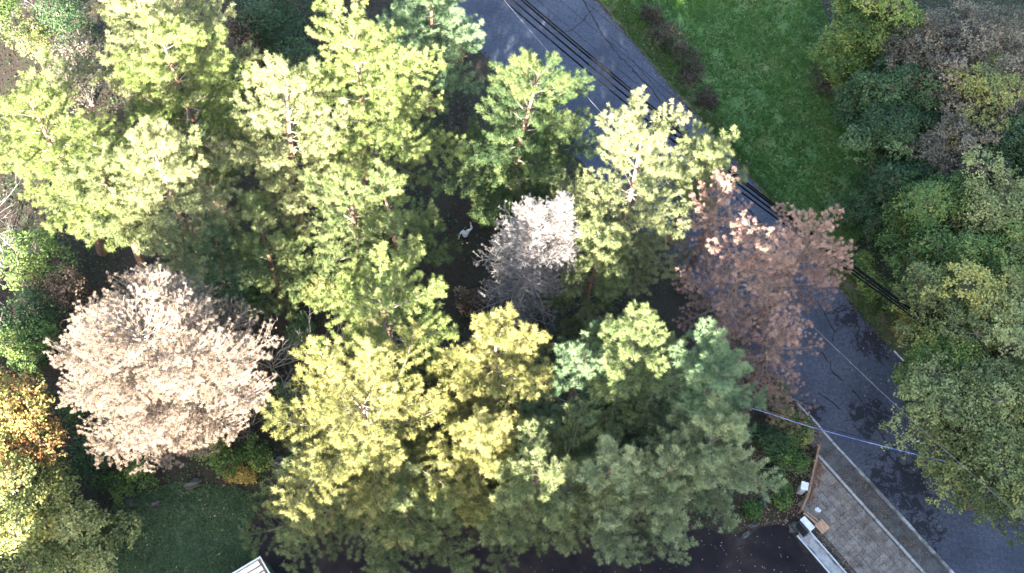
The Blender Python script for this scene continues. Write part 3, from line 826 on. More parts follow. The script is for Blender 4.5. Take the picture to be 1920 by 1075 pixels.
def leafy(seed, h, R, zc, nl, per, leaf, blob=.42, flat=.75, stems=1, gap=0.0, shell=.55, tintf=None, tw=9):
    """broadleaf crown: limbs to lobes, twigs in lobes, leaves round twig ends"""
    rg = np.random.default_rng(seed)
    C = []
    fz = rg.uniform(0, 6.28, 3)
    tries = 0
    while len(C) < nl and tries < 4000:
        tries += 1
        q = unit(rg.normal(0, 1, 3)) * rg.uniform(.35, 1) ** .6
        if q[2] < -.55: continue
        aq = math.atan2(q[1], q[0]); q[:2] *= 1 + .24 * math.sin(2 * aq + fz[0]) + .18 * math.sin(3 * aq + fz[1]) + .10 * math.sin(5 * aq + fz[2])
        q = q * np.array([R * (1 - blob * .6), R * (1 - blob * .6), (h - zc) * .78]); q[2] += zc
        if all(np.linalg.norm(q - c) > R * blob * .55 for c in C): C.append(q)
    C = np.array(C)
    limb, lr = [], []
    K = 6
    s = np.linspace(0, 1, K)[:, None]
    tw_p, tw_r = [], []
    lp, ld, lt = [], [], []
    for ci, c in enumerate(C):
        a = np.array([0, 0, rg.uniform(.2, .6) * min(zc, c[2])])
        if stems > 1:
            an = rg.uniform(0, 6.28); a = np.array([.12 * math.cos(an), .12 * math.sin(an), 0.0])
        midp = a * .5 + c * .5 + np.array([-c[0] * .15, -c[1] * .15, .12 * h * (1 if c[2] > zc else -.3)])
        limb.append((1 - s) ** 2 * a + 2 * s * (1 - s) * midp + s ** 2 * c)
        lr.append(np.linspace(.011 * h, .004 * h, K) * .8)
        br = R * blob * rg.uniform(.5, 1.45)
        ct = np.clip(.46 + rg.normal(0, .22), .05, .95)
        nt_ = max(8, int(per * (br / (R * blob)) ** 2))
        dv = unit(rg.normal(0, 1, (nt_, 3))); dv[:, 2] = np.where(dv[:, 2] < -.5, -dv[:, 2], dv[:, 2])
        rad = br * (shell + (1 - shell) * rg.random(nt_) ** .5) * rg.uniform(.8, 1.12, nt_)
        E = c + dv * rad[:, None] * np.array([1, 1, flat])
        E[:, 2] = np.maximum(E[:, 2], .08)
        for e in E[::3]:
            q = np.linspace(0, 1, 4)[:, None]
            tw_p.append(c + (e - c) * q + rg.normal(0, .03, (4, 3))); tw_r.append(np.linspace(.0028 * h + .003, .004, 4))
        lp.append(E); ld.append(dv); lt.append(np.full(nt_, ct) + rg.normal(0, .10, nt_))
    E = np.concatenate(lp); D = np.concatenate(ld); Tt = np.concatenate(lt)
    T = len(E)
    if gap: 
        kk = rg.random(T) > gap; E, D, Tt = E[kk], D[kk], Tt[kk]; T = len(E)
    n = tw
    pos = E[:, None] + rg.normal(0, leaf * 1.25, (T, n, 3))
    nrm = unit(D[:, None] * .45 + np.array([0, 0, .75]) + rg.normal(0, .5, (T, n, 3)))
    ax = unit(np.cross(nrm, rg.normal(0, 1, (T, n, 3)))); bx = np.cross(nrm, ax)
    sz = leaf * rg.uniform(.6, 1.2, (T, n, 1))
    p0 = pos - ax * sz; p1 = pos + bx * sz * .55 + nrm * sz * .15; p2 = pos + ax * sz; p3 = pos - bx * sz * .55 + nrm * sz * .15
    tri = np.stack([p0, p1, p2, p3], 2).reshape(-1, 3)
    tn = np.clip(Tt[:, None] + rg.normal(0, .14, (T, n)), 0, 1)
    trunk = None
    if stems == 1:
        zt = np.linspace(0, max(.6, zc * .95), 8)
        trunk = tubes(np.stack([np.sin(zt * .7) * .05, np.cos(zt * .6) * .05, zt], -1)[None], (np.linspace(.022, .011, 8) * h)[None], 9)
    return trunk, [tubes(np.array(limb), np.array(lr), 5), tubes(np.array(tw_p), np.array(tw_r), 3)], tri, np.repeat(tn.ravel(), 4)

def make_leafy(name, px, py, h, R, zc, fol, label, seed, nl=16, per=60, leaf=.10, cat='tree', group=None, stems=1, twig=None, **kw):
    """px, py is where the photograph shows the middle of the crown"""
    global NT
    q = P(px, py, zc)
    trunk, limbs, tri, tn = leafy(seed, h, R, zc, nl, per, leaf, stems=stems, **kw)
    root = empty(name, (q[0], q[1], 0)); tag(root, label, cat, group)
    if trunk: link('trunk', mesh_np('trunk', trunk[0], trunk[1], np.full(len(trunk[1]), 4), smooth=True), M_BARK, root)
    link('limbs' if stems == 1 else 'stems', quad_mesh('limbs', limbs), twig or M_TWIG, root)
    n = len(tri) // 4
    link('crown' if stems == 1 else 'foliage', mesh_np('crown', tri, np.arange(n * 4), np.full(n, 4), tn), FOL[fol], root)
    NT += n * 2 + 2 * sum(len(p[1]) for p in limbs)
    return root

BROAD = [
    # px, py (crown middle), h, R, zc, foliage, label
    (1640, 45, 8.0, 2.3, 4.5, 'leafg', 'fresh green broadleaf tree touching the top edge beside the lawn', {}),
    (1590, 105, 5.0, 1.8, 2.8, 'leafg', 'lower green tree leaning to the lawn under the fresh green one', dict(gap=.15)),
    (1690, 175, 7.0, 2.3, 4.0, 'leafd', 'dark tree between the brownish trees and the lawn', dict(gap=.1)),
    (1825, 200, 9.0, 2.6, 5.2, 'leafy', 'tree with a few yellow leaves among the brownish trees', dict(gap=.15)),
    (1680, 375, 6.0, 2.2, 3.2, 'leafd', 'blackish tree just above the green roadside tree', dict(gap=.1)),
    (1835, 505, 8.4, 2.5, 5.0, 'leafg', 'plain green tree wedged between the bluish green one and the oaks', {}),
    (1770, 690, 7.4, 2.2, 4.2, 'leafg', 'darker green oak at the road edge between the paler oaks', {}),
    (1930, 780, 9.4, 2.6, 5.6, 'leafy', 'yellowing oak mostly cut off by the picture edge', {}),
    (1740, 110, 8.5, 3.0, 5.0, 'leafb', 'brownish grey thin-leaved tree right of the lawn', dict(gap=.1)),
    (1870, 130, 9.5, 3.6, 5.5, 'leafb', 'purplish grey brown tree in the top corner of the picture', dict(gap=.1)),
    (1670, 260, 6.5, 2.2, 3.6, 'leafd', 'dark bluish tree at the edge of the lawn, lowest of its row', {}),
    (1800, 290, 7.5, 2.6, 4.2, 'leafb', 'dim greyish tree between the brownish trees and the fresh green ones', {}),
    (1900, 290, 8.0, 2.6, 4.6, 'leafd', 'very dark tree at the edge of the picture under the purplish one', {}),
    (1745, 425, 8.0, 2.9, 4.6, 'leafg', 'green tree just below the dark shaded gap beside the road', {}),
    (1880, 420, 8.8, 3.0, 5.2, 'leafp', 'bluish green tree at the picture edge above the big pale oak', {}),
    (1790, 580, 9.0, 3.1, 5.2, 'leafy', 'yellowing green oak overhanging the road edge', {}),
    (1885, 650, 9.8, 3.4, 5.8, 'leafp', 'big pale green oak at the picture edge above the lowest oak', {}),
    (1825, 790, 9.2, 3.0, 5.4, 'leafp', 'pale green oak leaning farthest over the road', {}),
    (1895, 900, 8.8, 3.2, 5.0, 'leafy', 'yellowish green oak lowest in the corner over the road', {}),
    (-10, 800, 9.5, 2.8, 5.6, 'leafr', 'red and orange turning maple at the left picture edge', {}),
    (30, 985, 7.5, 2.6, 4.2, 'leafy', 'yellow-green maple below the red one at the picture edge', {}),
    (135, 1010, 4.5, 1.9, 2.4, 'leafp', 'pale green bushy tree beside the yard grass', {}),
]
for i, (px, py, h, R, zc, f, lab, kw) in enumerate(BROAD):
    make_leafy('broadleaf_tree', px, py, h, R * 1.2, zc, f, lab, 3000 + i, nl=40, per=46, leaf=.088, blob=.30, shell=.72, tw=13, group='broadleaf trees round the grove', **kw)

SHRUBS = [
    (140, 60, 5.0, 2.0, 2.8, 'leafd', 'dark green bush below the white twigs with red leaves'),
    (150, 140, 5.5, 2.2, 3.0, 'leafb', 'dull brown bush between the sunlit brownish bush and bright pine'),
    (60, 75, 4.5, 1.5, 2.6, 'leafy', 'yellow leaved shrub among the dark at the top left corner'),
    (95, 165, 7.0, 2.6, 4.2, 'leafb', 'sunlit brownish bush above the lime edge pine'),
    (15, 20, 6.0, 2.0, 3.5, 'leafg', 'green bush in the very corner of the picture'),
    (445, 70, 5.0, 2.2, 2.6, 'leafk', 'dull purplish brown shrub in the dark gap at top'),
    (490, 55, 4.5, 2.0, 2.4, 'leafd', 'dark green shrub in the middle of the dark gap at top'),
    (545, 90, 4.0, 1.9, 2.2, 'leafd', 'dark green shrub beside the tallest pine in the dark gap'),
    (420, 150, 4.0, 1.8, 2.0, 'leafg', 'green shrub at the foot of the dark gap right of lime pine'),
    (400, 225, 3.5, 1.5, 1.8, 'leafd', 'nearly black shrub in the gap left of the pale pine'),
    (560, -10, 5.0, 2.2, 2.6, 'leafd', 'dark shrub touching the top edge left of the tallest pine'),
    (845, 105, 3.4, 1.4, 1.7, 'leafo', 'russet bush with one sunlit spot beside the road'),
    (800, 130, 3.0, 1.2, 1.5, 'leafk', 'dim brown bush left of the russet bush'),
    (60, 490, 4.0, 2.0, 2.0, 'leafg', 'shaded green bush at the left edge under the lime pine'),
    (40, 590, 3.5, 2.0, 1.6, 'leafd', 'dark green thicket at the left edge left of the beige dead pine'),
    (120, 555, 3.0, 1.5, 1.4, 'leafk', 'yellowish brown dry bush at the upper left of the beige dead pine'),
    (60, 655, 3.0, 1.7, 1.4, 'leafg', 'green thicket above the red maple'),
    (140, 760, 3.0, 1.6, 1.4, 'leafg', 'green bush squeezed between red maple and beige dead pine'),
    (180, 870, 2.6, 1.5, 1.2, 'leafd', 'dark bush under the lower left side of the beige dead pine'),
    (240, 905, 2.0, 1.1, .9, 'leafg', 'green bush at the yard corner under the beige dead pine'),
    (400, 850, 2.6, 1.3, 1.2, 'leafg', 'green bush below the lower right side of the beige dead pine'),
    (470, 850, 1.8, 1.0, .8, 'leafg', 'low green bush next to the orange seedlings'),
    (440, 884, 1.0, .5, .4, 'leafo', 'orange leaved seedling under the bare shrub'),
    (462, 893, .8, .4, .35, 'leafo', 'smaller orange leaved seedling by the slim boulder'),
    (560, 640, 2.6, 1.3, 1.2, 'leafd', 'dark shrub behind the bare branches left of light green pine'),
    (520, 760, 2.2, 1.4, 1.0, 'leafd', 'dark shrub under the bare grey branches'),
    (605, 548, 2.6, .9, 1.4, 'leafo', 'yellow leaved sapling on the dark soil right of the beige dead pine'),
    (705, 508, 2.8, .8, 1.5, 'leafy', 'small yellowish sapling above the light green pine'),
    (470, 560, 2.6, 1.4, 1.2, 'leafd', 'dark shrub touching the upper right of the beige dead pine'),
    (930, 330, 2.4, 1.2, 1.1, 'leafd', 'dark shrub in the gap above the person'),
    (905, 410, 1.8, .9, .9, 'leafg', 'green shrub between the person and the grey dead pine'),
    (880, 560, 1.8, 1.0, .8, 'leafk', 'dry brown shrub below the grey dead pine on dark soil'),
    (830, 700, 2.4, 1.2, 1.1, 'leafd', 'dark shrub in the gap between golden and yellow-tipped pines'),
    (1222, 28, .9, .8, .3, 'leafx', 'withered scrub on the grass strip along the road, topmost'),
    (1246, 62, 1.1, 1.1, .4, 'leafx', 'withered scrub on the grass strip, second from the top and widest'),
    (1276, 100, 1.2, 1.0, .4, 'leafx', 'withered scrub on the grass strip, third from the top'),
    (1298, 138, .8, .9, .3, 'leafx', 'withered scrub on the grass strip, fourth from the top and flat'),
    (1328, 186, .6, .7, .2, 'leafx', 'small flat withered scrub, lowest on the grass strip by the road'),
    (1548, 150, 1.6, 1.2, .7, 'leafx', 'brownish scrub between the lawn and the fresh green tree'),
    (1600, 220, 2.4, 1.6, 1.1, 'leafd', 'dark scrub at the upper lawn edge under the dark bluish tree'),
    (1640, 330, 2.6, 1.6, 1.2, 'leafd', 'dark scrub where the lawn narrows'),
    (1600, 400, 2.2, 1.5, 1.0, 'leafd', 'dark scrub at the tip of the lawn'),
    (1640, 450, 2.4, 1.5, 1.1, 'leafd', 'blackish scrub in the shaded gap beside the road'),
    (1610, 500, 1.6, 1.0, .7, 'leafg', 'low green scrub by the road under the pinkish dead pine'),
    (1660, 545, 3.0, 1.5, 1.4, 'leafg', 'yellow green scrub leaning to the road above the oaks'),
    (1690, 610, 1.8, .9, .8, 'leafo', 'ochre scrub at the road edge above the short white dash'),
    (1490, 805, 1.5, 1.0, .6, 'leafy', 'bright yellow-green shrub behind the timber fence'),
    (1478, 860, 1.4, 1.0, .6, 'leafg', 'green shrub along the middle of the timber fence'),
    (1450, 835, 1.6, 1.0, .7, 'leafd', 'darker shrub between the pale pine and timber fence'),
    (1440, 890, .8, .7, .3, 'leafd', 'low dark ground plant on the litter beside the broken log'),
    (1465, 925, .7, .6, .25, 'leafg', 'low green ground plant near the white lidded box'),
    (1475, 780, 1.2, .8, .5, 'leafg', 'green shrub at the top end of the timber fence'),
    (1410, 955, .7, .40, .3, 'leafg', 'small bright green plant on the leaf litter'),
    (1445, 745, 1.8, .8, .8, 'leafd', 'dark shrub under the lowest rusty pine'),
]
for i, (px, py, h, R, zc, f, lab) in enumerate(SHRUBS):
    big = R > 1.6
    wx = f == 'leafx'
    make_leafy('shrub', px, py, h, R * (1.2 if wx else 1), zc, f, lab, 4000 + i, nl=16 if wx else (9 if big else 7), per=16 if wx else (55 if big else 34), leaf=.06 if wx else .085, cat='shrub',
               group='shrubs under and round the trees', stems=3, blob=.36 if wx else .5, tw=7, gap=.25 if wx else 0)

# bare twig shrubs --------------------------------------------------------
def bare(name, px, py, h, R, label, seed, mat, n0=6, rust=0):
    rg = np.random.default_rng(seed)
    q0 = P(px, py)
    root = empty(name, (q0[0], q0[1], 0)); tag(root, label, 'shrub', 'leafless shrubs')
    big, br, sm, sr, tp = [], [], [], [], []
    def grow(p, dr, L, r, lev):
        K = 5
        pts = [p]
        dd = dr.copy()
        for k in range(K - 1):
            dd = unit(dd + rg.normal(0, .16, 3)); pts.append(pts[-1] + dd * L / (K - 1))
        pts = np.array(pts); pts[:, 2] = np.maximum(pts[:, 2], .03)
        (big if lev < 2 else sm).append(pts); (br if lev < 2 else sr).append(np.linspace(r, r * .5, K))
        if lev == 3: tp.append(pts[-1])
        if lev < 3:
            for k in range((3, 4, 4)[lev]):
                i = rg.integers(1, K)
                nd = unit(dd + rg.normal(0, .75, 3) + np.array([0, 0, .12]))
                grow(pts[i], nd, L * rg.uniform(.4, .68), r * .55, lev + 1)
    for k in range(n0):
        an = k * 6.283 / n0 + rg.normal(0, .3)
        grow(np.array([.1 * math.cos(an), .1 * math.sin(an), 0]), unit(np.array([math.cos(an) * R, math.sin(an) * R, h])), math.hypot(R, h) * .75, .028, 0)
    link('stems', quad_mesh('stems', [tubes(np.array(big), np.array(br), 5)]), mat, root)
    link('twigs', quad_mesh('twigs', [tubes(np.array(sm), np.array(sr), 3)]), mat, root)['kind'] = 'stuff'
    if rust:
        E = np.array(tp)[rg.choice(len(tp), min(len(tp), rust), replace=False)]
        tri, tn = needles(rg, E, rg.normal(0, 1, E.shape), 6, .12, .09, (10, 90), rg.uniform(.1, .8, len(E)), .05)
        link('dry_leaves', tri_mesh('dry_leaves', tri, tn), FOL['leafr'] if rust > 40 else FOL['leafk'], root)
bare('bare_shrub', 512, 690, 3.0, 2.0, 'bare grey branching shrub between the beige and golden pines', 1, M_TWIGG, 7, 30)
bare('bare_shrub', 575, 790, 2.2, 1.8, 'lower bare shrub with a bright broken stem beside the golden pine', 2, M_TWIGG, 6, 20)
bare('bare_shrub', 470, 800, 1.8, 1.8, 'fine bare twigs right beside the lower beige dead pine', 3, M_TWIG, 6, 26)
bare('bare_shrub', 118, 40, 6.0, 1.6, 'white twigs with red leaves at the top left', 4, M_TWIGG, 6, 60)
bare('bare_shrub', 12, 500, 5.0, 1.8, 'bare grey twig tangle at the left edge', 5, M_TWIGG, 7, 0)
bare('bare_shrub', 655, 660, 3.5, 1.0, 'bare fork below the light green pine', 6, M_TWIGG, 4, 0)
bare('bare_shrub', 862, 690, 2.5, .9, 'thin bare stems in the dark gap right of golden pine', 7, M_TWIG, 4, 0)
bare('bare_shrub', 1300, 900, 6.5, 1.1, 'bare dead branches poking through the lower green pines', 8, M_TWIGG, 5, 0)
bare('bare_shrub', 1185, 800, 8.0, 1.0, 'pale bare branches beside the leaning red trunk', 9, M_TWIGG, 5, 0)

# unseen wooded slope added behind the camera, its crest shaped to block the low sun
def shade_ridge():
    rg = np.random.default_rng(77)
    tr = np.array([trav[0], trav[1]]); pr = np.array([trav[1], -trav[0]])       # along the light, across it (to the picture's right)
    ref = [(-700, 2.0), (0, 2.5), (300, 4.0), (690, 8.0), (900, 9.0), (1050, 11.2), (1215, 14.4), (1350, 21.0), (1500, 29.0), (1900, 32.0), (2600, 33.0)]
    base = P(900, 820)[:2]
    px = np.array([np.dot(P(x, 820)[:2] - base, pr) for x, _ in ref]); pz = np.array([z for _, z in ref])
    back = 46.0
    nx, ny = 150, 40
    ps = np.linspace(px[0] - 30, px[-1] + 10, nx); ss = np.linspace(-back - 90, -back + 9, ny)
    V_, F_ = [], []
    for j, s_ in enumerate(ss):
        for i, p_ in enumerate(ps):
            crest = np.interp(p_, px, pz) + back * math.tan(SUN_EL)
            crest += 1.0 * math.sin(p_ * 1.3) + .8 * math.sin(p_ * 2.9 + 1) + rg.normal(0, .5)
            t = (s_ + back)
            k = max(0.0, 1 - t / 9.0) if t > 0 else max(0.0, 1 + t / 90.0)
            k = k ** (.8 if t > 0 else 1.2)
            q = base + tr * s_ + pr * p_
            V_.append((q[0], q[1], crest * k + (rg.normal(0, .35) if 0 < k < 1 else 0) - .3))
    for j in range(ny - 1):
        for i in range(nx - 1):
            a = j * nx + i; F_.append((a, a + 1, a + nx + 1, a + nx))
    me = bpy.data.meshes.new('shade_hill'); me.from_pydata(V_, [], F_); me.update()
    o = link('shade_hill', me, surf('shade_hill_cover', [(0.3, (.03, .05, .02)), (0.6, (.07, .09, .035)), (0.8, (.11, .08, .04))], .5, 8, .95)); tag(o, kind='structure')
shade_ridge()

# ------------------------------------------------------------------ cables
def cable(px, zs, r, mat, label, group, sag=0.0):
    pts = np.array([P(x, y, z) for (x, y), z in zip(px, zs)])
    # smooth curve through the points
    t = np.linspace(0, len(pts) - 1, 40)
    out = np.stack([np.interp(t, np.arange(len(pts)), pts[:, k]) for k in range(3)], -1)
    for _ in range(6): out[1:-1] = (out[:-2] + 2 * out[1:-1] + out[2:]) / 4
    org = out[0].copy(); org[2] = 0
    o = link('cable', quad_mesh('cable', [tubes((out - org)[None], np.full((1, 40), r), 6)]), mat, None, tuple(org))
    tag(o, label, 'cable', group); return o
def cl(dx, dy): return [(600 + dx, -300 + dy), (942 + dx, 0 + dy), (1206 + dx, 222 + dy), (1458 + dx * .7, 412 + dy * .7), (1700 + dx * .4, 586 + dy * .4), (2060 + dx * .2, 850 + dy * .2)]
ZC = [9.0, 8.3, 7.7, 7.0, 5.6, 5.6]
CAB = [(0, 0, .05, 'lowest black cable of the bundle over the road'), (14, -3, .055, 'second black cable of the bundle over the road'),
       (27, -6, .06, 'third and thickest black cable of the bundle over the road'), (31, -9, .045, 'black cable twisted against the thickest one'),
       (52, -10, .012, 'thin dark wire just above the cable bundle'), (88, -16, .012, 'thin dark wire halfway between the bundle and road edge'), (120, -26, .011, 'uppermost thin dark wire over the road')]
for dx, dy, r, lab in CAB:
    cable(cl(dx, dy), ZC, r, M_CABLE, lab, 'cables over the road')
cable([(700, -290), (960, 18), (1150, 240), (1320, 412), (1490, 580), (1720, 800), (1960, 1010), (2150, 1170)], [9, 8.7, 8.5, 8.4, 8.4, 8.5, 8.7, 9], .013, M_CABLEW, 'pale thin cable running lengthwise over the road', 'cables over the road')
cable([(1290, 735), (1420, 768), (1500, 795), (1600, 823), (1740, 858), (1900, 895)], [6.2, 5.9, 5.7, 5.6, 5.7, 6.0], .018, M_CABLEB, 'blue and white cable crossing the road above the kerb', 'cables over the road')
cable([(1290, 720), (1420, 762), (1530, 797), (1660, 832), (1780, 862), (1900, 890)], [6.3, 6.0, 5.8, 5.7, 5.8, 6.1], .010, M_CABLE, 'thin dark wire crossing the road next to the blue cable', 'cables over the road')

def pole(px, py, h, lab):
    q = P(px, py, h)
    root = empty('utility_pole', (q[0], q[1], 0)); tag(root, lab, 'pole', 'utility poles')
    zt = np.linspace(0, h + .9, 8)
    link('shaft', quad_mesh('shaft', [tubes(np.stack([zt * 0, zt * 0, zt], -1)[None], np.linspace(.17, .11, 8)[None], 12)]), M_CONC, root)
    mb = MB(); mb.box((0, 0, h + .05), (1.6, .09, .09), .6); mb.build('crossarm', M_METAL, root, .01)
pole(2062, 852, 8.4, 'concrete utility pole in the trees past the lower corner')
pole(606, -300, 9.0, 'concrete utility pole in the wood past the top edge')

# ------------------------------------------------------------------ scattered stuff
def inside(poly, pts):
    x, y = pts[:, 0], pts[:, 1]; c = np.zeros(len(pts), bool); n = len(poly)
    for i in range(n):
        x1, y1 = poly[i][:2]; x2, y2 = poly[(i + 1) % n][:2]
        k = ((y1 > y) != (y2 > y)) & (x < (x2 - x1) * (y - y1) / (y2 - y1 + 1e-12) + x1)
        c ^= k
    return c
def scatter(pix, n, rg, world_poly=None):
    poly = world_poly or pg(pix)
    a = np.array([p[:2] for p in poly]); lo, hi = a.min(0), a.max(0)
    out = np.zeros((0, 2))
    while len(out) < n:
        q = rg.uniform(lo, hi, (n * 2, 2)); out = np.concatenate([out, q[inside(poly, q)]])
    return out[:n]
def noise2(p, sc, seed):
    rg = np.random.default_rng(seed); s = np.zeros(len(p))
    for k in range(7):
        f = rg.normal(0, 1, 2) * sc * (1 + k * .5); s += np.sin(p @ f + rg.uniform(0, 6.28)) / (1 + k * .35)
    return s / 3
def grass(name, pix, n, hgt, fol, label, seed, z=.004, bare_th=-9.0):
    global NT
    rg = np.random.default_rng(seed)
    p = scatter(pix, n, rg)
    nz = noise2(p, .9, seed + 1) + .5 * noise2(p, 2.6, seed + 2)
    if name == 'lawn_grass':      # faint mowing swaths along the road
        nz = nz * .8 + .28 * np.sin((p @ np.array([-U[1], U[0]])) * 3.4 + .4 * np.sin(p @ U * .3))
    keep = nz + rg.normal(0, .35, n) > bare_th
    p, nz = p[keep], nz[keep]; n = len(p)
    pos = np.concatenate([p, np.full((n, 1), z + .05)], 1)
    dr = np.concatenate([rg.normal(0, .45, (n, 2)), np.ones((n, 1))], 1)
    tri, tn = needles(rg, pos, dr, 5, hgt, .035, (5, 62), np.clip(.45 + .22 * nz + rg.normal(0, .1, n), 0, 1), .05)
    o = link(name, tri_mesh(name, tri, tn), FOL[fol]); tag(o, label, 'grass', kind='stuff'); NT += len(tri) // 3
grass('lawn_grass', LAWN, 46000, .15, 'grass', 'shaded green lawn grass beside the road', 50, bare_th=-.6)
grass('yard_grass', YARD, 15000, .14, 'grassd', 'bluish green grass of the yard by the dark lot', 51, bare_th=-.9)
grass('verge_grass', VERGE, 9000, .15, 'grass', 'patchy weeds along the road verge', 52, .008, .1)
GROVE = [(-200, -250), (500, -350), (880, 60), (1180, 420), (1480, 745), (1395, 1000), (850, 960), (470, 985), (440, 915), (230, 930), (150, 1180), (-200, 1180)]
def litter(name, pix, n, size, fol, label, seed, z, tint=(.05, .6), cat='leaves', th=-9, poly=None):
    global NT
    rg = np.random.default_rng(seed)
    p = scatter(pix, n, rg, poly)
    nz = noise2(p, .6, seed + 5); k = nz + rg.normal(0, .3, n) > th; p = p[k]; n = len(p)
    pos = np.concatenate([p, rg.uniform(z, z + .03, (n, 1))], 1)[:, None]
    nr = unit(np.array([0, 0, 1.0]) + rg.normal(0, .28, (n, 1, 3)))
    ax = unit(np.cross(nr, rg.normal(0, 1, (n, 1, 3)))); bx = np.cross(nr, ax); sz = size * rg.uniform(.55, 1.2, (n, 1, 1))
    tri = np.stack([pos - ax * sz, pos + bx * sz * .6, pos + ax * sz, pos - bx * sz * .6], 2).reshape(-1, 3)
    o = link(name, mesh_np(name, tri, np.arange(n * 4), np.full(n, 4), np.repeat(rg.uniform(tint[0], tint[1], n), 4)), FOL[fol])
    tag(o, label, cat, kind='stuff'); NT += 2 * n
litter('forest_litter', GROVE, 60000, .075, 'floor', 'dry brown leaf litter under the pines', 60, .01, (0, .55))
litter('undergrowth', GROVE, 60000, .08, 'leafd', 'dark green undergrowth patches under the pines', 61, .05, (.1, .9), 'undergrowth', .15)
litter('lawn_leaves', LAWN, 700, .05, 'beige', 'pale fallen leaves dotted over the lawn', 62, .14, (.5, 1))
litter('verge_leaves', VERGE, 2600, .05, 'leafk', 'fallen leaves along the road verge', 63, .03, (.2, 1))
litter('lot_leaves', LOT, 420, .045, 'beige', 'pale leaves scattered on the dark lot', 64, .02, (.2, 1))
litter('yard_leaves', YARD, 260, .05, 'beige', 'pale leaves scattered on the yard grass', 65, .13, (.1, .9))
litter('bed_litter', BED, 2600, .07, 'leafk', 'brown leaf litter behind the timber fence', 66, .015, (0, .9))
litter('pavement_leaves', None, 2000, .05, 'leafk', 'fallen leaves on the pavement and gutter strip', 67, .085, (.3, 1), poly=[kp(ua, va), kp(8, va), kp(8, vch), kp(ua + 1.5, vch)])
litter('gutter_leaves', None, 2600, .045, 'leafk', 'fallen leaves in the gutter strip by the kerb', 68, .02, (0, .8), th=.25, poly=[kp(-4, .2), kp(8, .2), kp(8, va - .1), kp(ua - 1, va - .1)])
litter('corner_leaves', None, 1500, .06, 'leafr', 'dark reddish leaf heap inside the fence corner', 69, .05, (0, .15), poly=[tuple(P(1534, 860)[:2]), tuple(P(1545, 885)[:2]), tuple(P(1525, 945)[:2]), tuple(P(1512, 945)[:2])])
litter('road_edge_leaves', [(1100, 0), (1118, 0), (1300, 205), (1462, 398), (1700, 688), (1690, 700), (1452, 408), (1285, 208)], 700, .04, 'leafk', 'dry leaves gathered along the road edge by the lawn', 72, .022, (.2, 1))
litter('road_leaves', [(1560, 640), (1680, 640), (1860, 900), (1800, 1000), (1700, 900)], 130, .04, 'beige', 'small pale leaves scattered on the road', 70, .022, (.2, 1))
litter('scrub_floor', [(1560, 160), (1500, 0), (1960, -100), (2000, 900), (1900, 850), (1760, 690), (1640, 540), (1570, 490), (1640, 420), (1660, 330)], 26000, .075, 'leafd', 'dark undergrowth below the trees beyond the lawn', 71, .05, (.0, .8), 'undergrowth')

# ------------------------------------------------------------------ the person
def skin_mesh(name, verts, edges, radii, mat, parent=None, sub=1, root=0):
    me = bpy.data.meshes.new(name); me.from_pydata(verts, edges, []); me.update()
    o = link(name, me, mat, parent)
    md = o.modifiers.new('skin', 'SKIN')
    for i, r in enumerate(radii):
        me.skin_vertices[0].data[i].radius = r if isinstance(r, tuple) else (r, r)
        me.skin_vertices[0].data[i].use_root = (i == root)
    md.use_smooth_shade = True
    sb = o.modifiers.new('sub', 'SUBSURF'); sb.levels = sub; sb.render_levels = sub
    return o
M_SKIN = surf('skin', [(0.3, (.42, .27, .20)), (0.7, (.50, .33, .25))], 6, 3, 0.6)
M_HOOD = surf('pale_sweatshirt', [(0.3, (.42, .46, .50)), (0.7, (.58, .62, .66))], 9, 5, 0.9, 0.3, 30)
M_TROU = surf('dark_trousers', [(0.3, (.008, .009, .012)), (0.7, (.022, .023, .03))], 9, 5, 0.9)
M_SHOE = surf('white_shoes', [(0.3, (.6, .6, .6)), (0.7, (.75, .75, .74))], 9, 3, 0.6)
M_HAIR = surf('dark_hair', [(0.3, (.008, .006, .005)), (0.7, (.02, .016, .013))], 30, 3, 0.6)
q = P(871, 458)
# joints: x to the person's right-hand side, y forwards (away from the camera), z up
J = dict(pel=(0, 0, .93), waist=(0, .0, 1.08), chest=(0, .03, 1.30), neck=(0, .06, 1.47), head=(0, .10, 1.58), crown=(0, .10, 1.70),
         ls=(-.19, .04, 1.40), le=(-.36, -.02, 1.18), lw=(-.38, -.10, .95), rs=(.19, .05, 1.42), re=(.40, .10, 1.58), rw=(.34, .26, 1.80),
         lh=(-.10, 0, .90), lk=(-.12, .05, .50), la=(-.13, 0, .09), rh=(.10, 0, .90), rk=(.13, .08, .50), ra=(.16, .02, .09), lt=(-.15, .17, .04), rt=(.19, .19, .04))
nm = list(J); ix = {k: i for i, k in enumerate(nm)}
ED = [('pel', 'waist'), ('waist', 'chest'), ('chest', 'neck'), ('neck', 'head'), ('head', 'crown'), ('chest', 'ls'), ('ls', 'le'), ('le', 'lw'), ('chest', 'rs'), ('rs', 're'), ('re', 'rw'),
      ('pel', 'lh'), ('lh', 'lk'), ('lk', 'la'), ('la', 'lt'), ('pel', 'rh'), ('rh', 'rk'), ('rk', 'ra'), ('ra', 'rt')]
RAD = dict(pel=.13, waist=.12, chest=.15, neck=.055, head=.095, crown=.075, ls=.065, le=.045, lw=.028, rs=.065, re=.045, rw=.028, lh=.085, lk=.055, la=.038, rh=.085, rk=.055, ra=.038, lt=.035, rt=.035)
vb = [J[k] for k in nm]; eb = [(ix[a], ix[b]) for a, b in ED]; rb = [RAD[k] for k in nm]
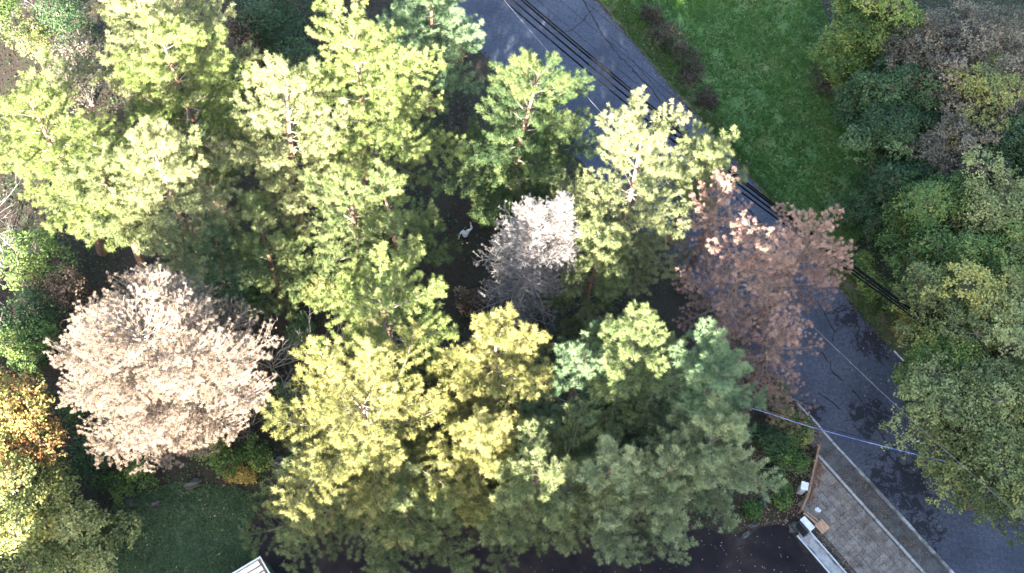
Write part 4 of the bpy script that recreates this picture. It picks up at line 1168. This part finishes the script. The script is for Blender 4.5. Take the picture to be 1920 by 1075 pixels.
# hands: palm and five bent fingers each
for wk, fwd in (('lw', np.array([-.05, -.25, -.95])), ('rw', np.array([-.15, .35, .92]))):
    f = unit(fwd); sd = unit(np.cross(f, np.array([.3, 1, .1]))); nn = np.cross(sd, f)
    w0 = np.array(J[wk]); pi = len(vb)
    vb.append(tuple(w0 + f * .06)); rb.append((.030, .022)); eb.append((ix[wk], pi))
    for k, (so, ln) in enumerate(((-.034, .07), (-.012, .085), (.010, .08), (.032, .062))):
        a0 = len(vb); b1 = w0 + f * .095 + sd * so
        vb += [tuple(b1), tuple(b1 + f * ln * .5 + nn * .008), tuple(b1 + f * ln * .8 + nn * .035)]; rb += [.010, .009, .008]; eb += [(pi, a0), (a0, a0 + 1), (a0 + 1, a0 + 2)]
    a0 = len(vb); b1 = w0 + f * .05 - sd * .045
    vb += [tuple(b1), tuple(b1 + f * .035 - sd * .02 + nn * .02)]; rb += [.011, .009]; eb += [(pi, a0), (a0, a0 + 1)]
person = skin_mesh('person', vb, eb, rb, M_SKIN)
person.location = (q[0], q[1], .03); person.rotation_euler = (0, 0, .30)
tag(person, 'person in a pale sweatshirt and dark trousers standing on dark soil, one arm raised', 'person')
def cloth(name, keys, grow, mat, over=None):
    over = over or {}
    kk = [k for k in nm if k in keys]; im = {k: i for i, k in enumerate(kk)}
    vs = [over.get(k, (J[k], 0))[0] for k in kk]
    ee = [(im[a], im[b]) for a, b in ED if a in im and b in im]
    rr = [over[k][1] if k in over else RAD[k] * grow for k in kk]
    return skin_mesh(name, vs, ee, rr, mat, person)
cloth('sweatshirt', ('pel', 'waist', 'chest', 'neck', 'ls', 'le', 'lw', 'rs', 're', 'rw'), 1.32, M_HOOD, {'neck': (J['neck'], .085), 'pel': ((0, 0, .96), .185), 'lw': ((-.378, -.09, .98), .048), 'rw': ((.345, .245, 1.775), .045), 'chest': (J['chest'], .195), 'waist': (J['waist'], .175)})
cloth('trousers', ('pel', 'lh', 'lk', 'la', 'rh', 'rk', 'ra'), 1.28, M_TROU, {'la': ((-.13, 0, .14), .062), 'ra': ((.16, .02, .14), .062)})
for k, t in (('la', 'lt'), ('ra', 'rt')):
    a = np.array(J[k]); b = np.array(J[t])
    skin_mesh('shoe', [tuple(a + [0, -.06, -.035]), tuple(a + [0, .02, -.025]), tuple(b + [0, .03, .0])], [(0, 1), (1, 2)], [.05, .056, .042], M_SHOE, person)
h = np.array(J['head'])
skin_mesh('hair', [tuple(h + [0, -.035, -.04]), tuple(h + [0, -.02, .06]), tuple(h + [0, .02, .115])], [(0, 1), (1, 2)], [.085, .108, .085], M_HAIR, person)
for sx in (-.035, .035):
    mb = MB(); mb.box((h[0] + sx, h[1] + .09, h[2] + .02), (.028, .02, .014)); mb.build('eye', M_HAIR, person, .003)
mb = MB(); mb.box((h[0], h[1] + .105, h[2] - .012), (.026, .03, .04)); mb.build('nose', M_SKIN, person, .008)
mb = MB(); mb.box((h[0], h[1] + .09, h[2] - .055), (.05, .012, .012)); mb.build('mouth', M_TROU, person, .002)
for sx in (-.098, .098):
    mb = MB(); mb.box((h[0] + sx, h[1], h[2]), (.018, .04, .06)); mb.build('ear', M_SKIN, person, .006)
print('triangles about', NT, 'plumes', NP)
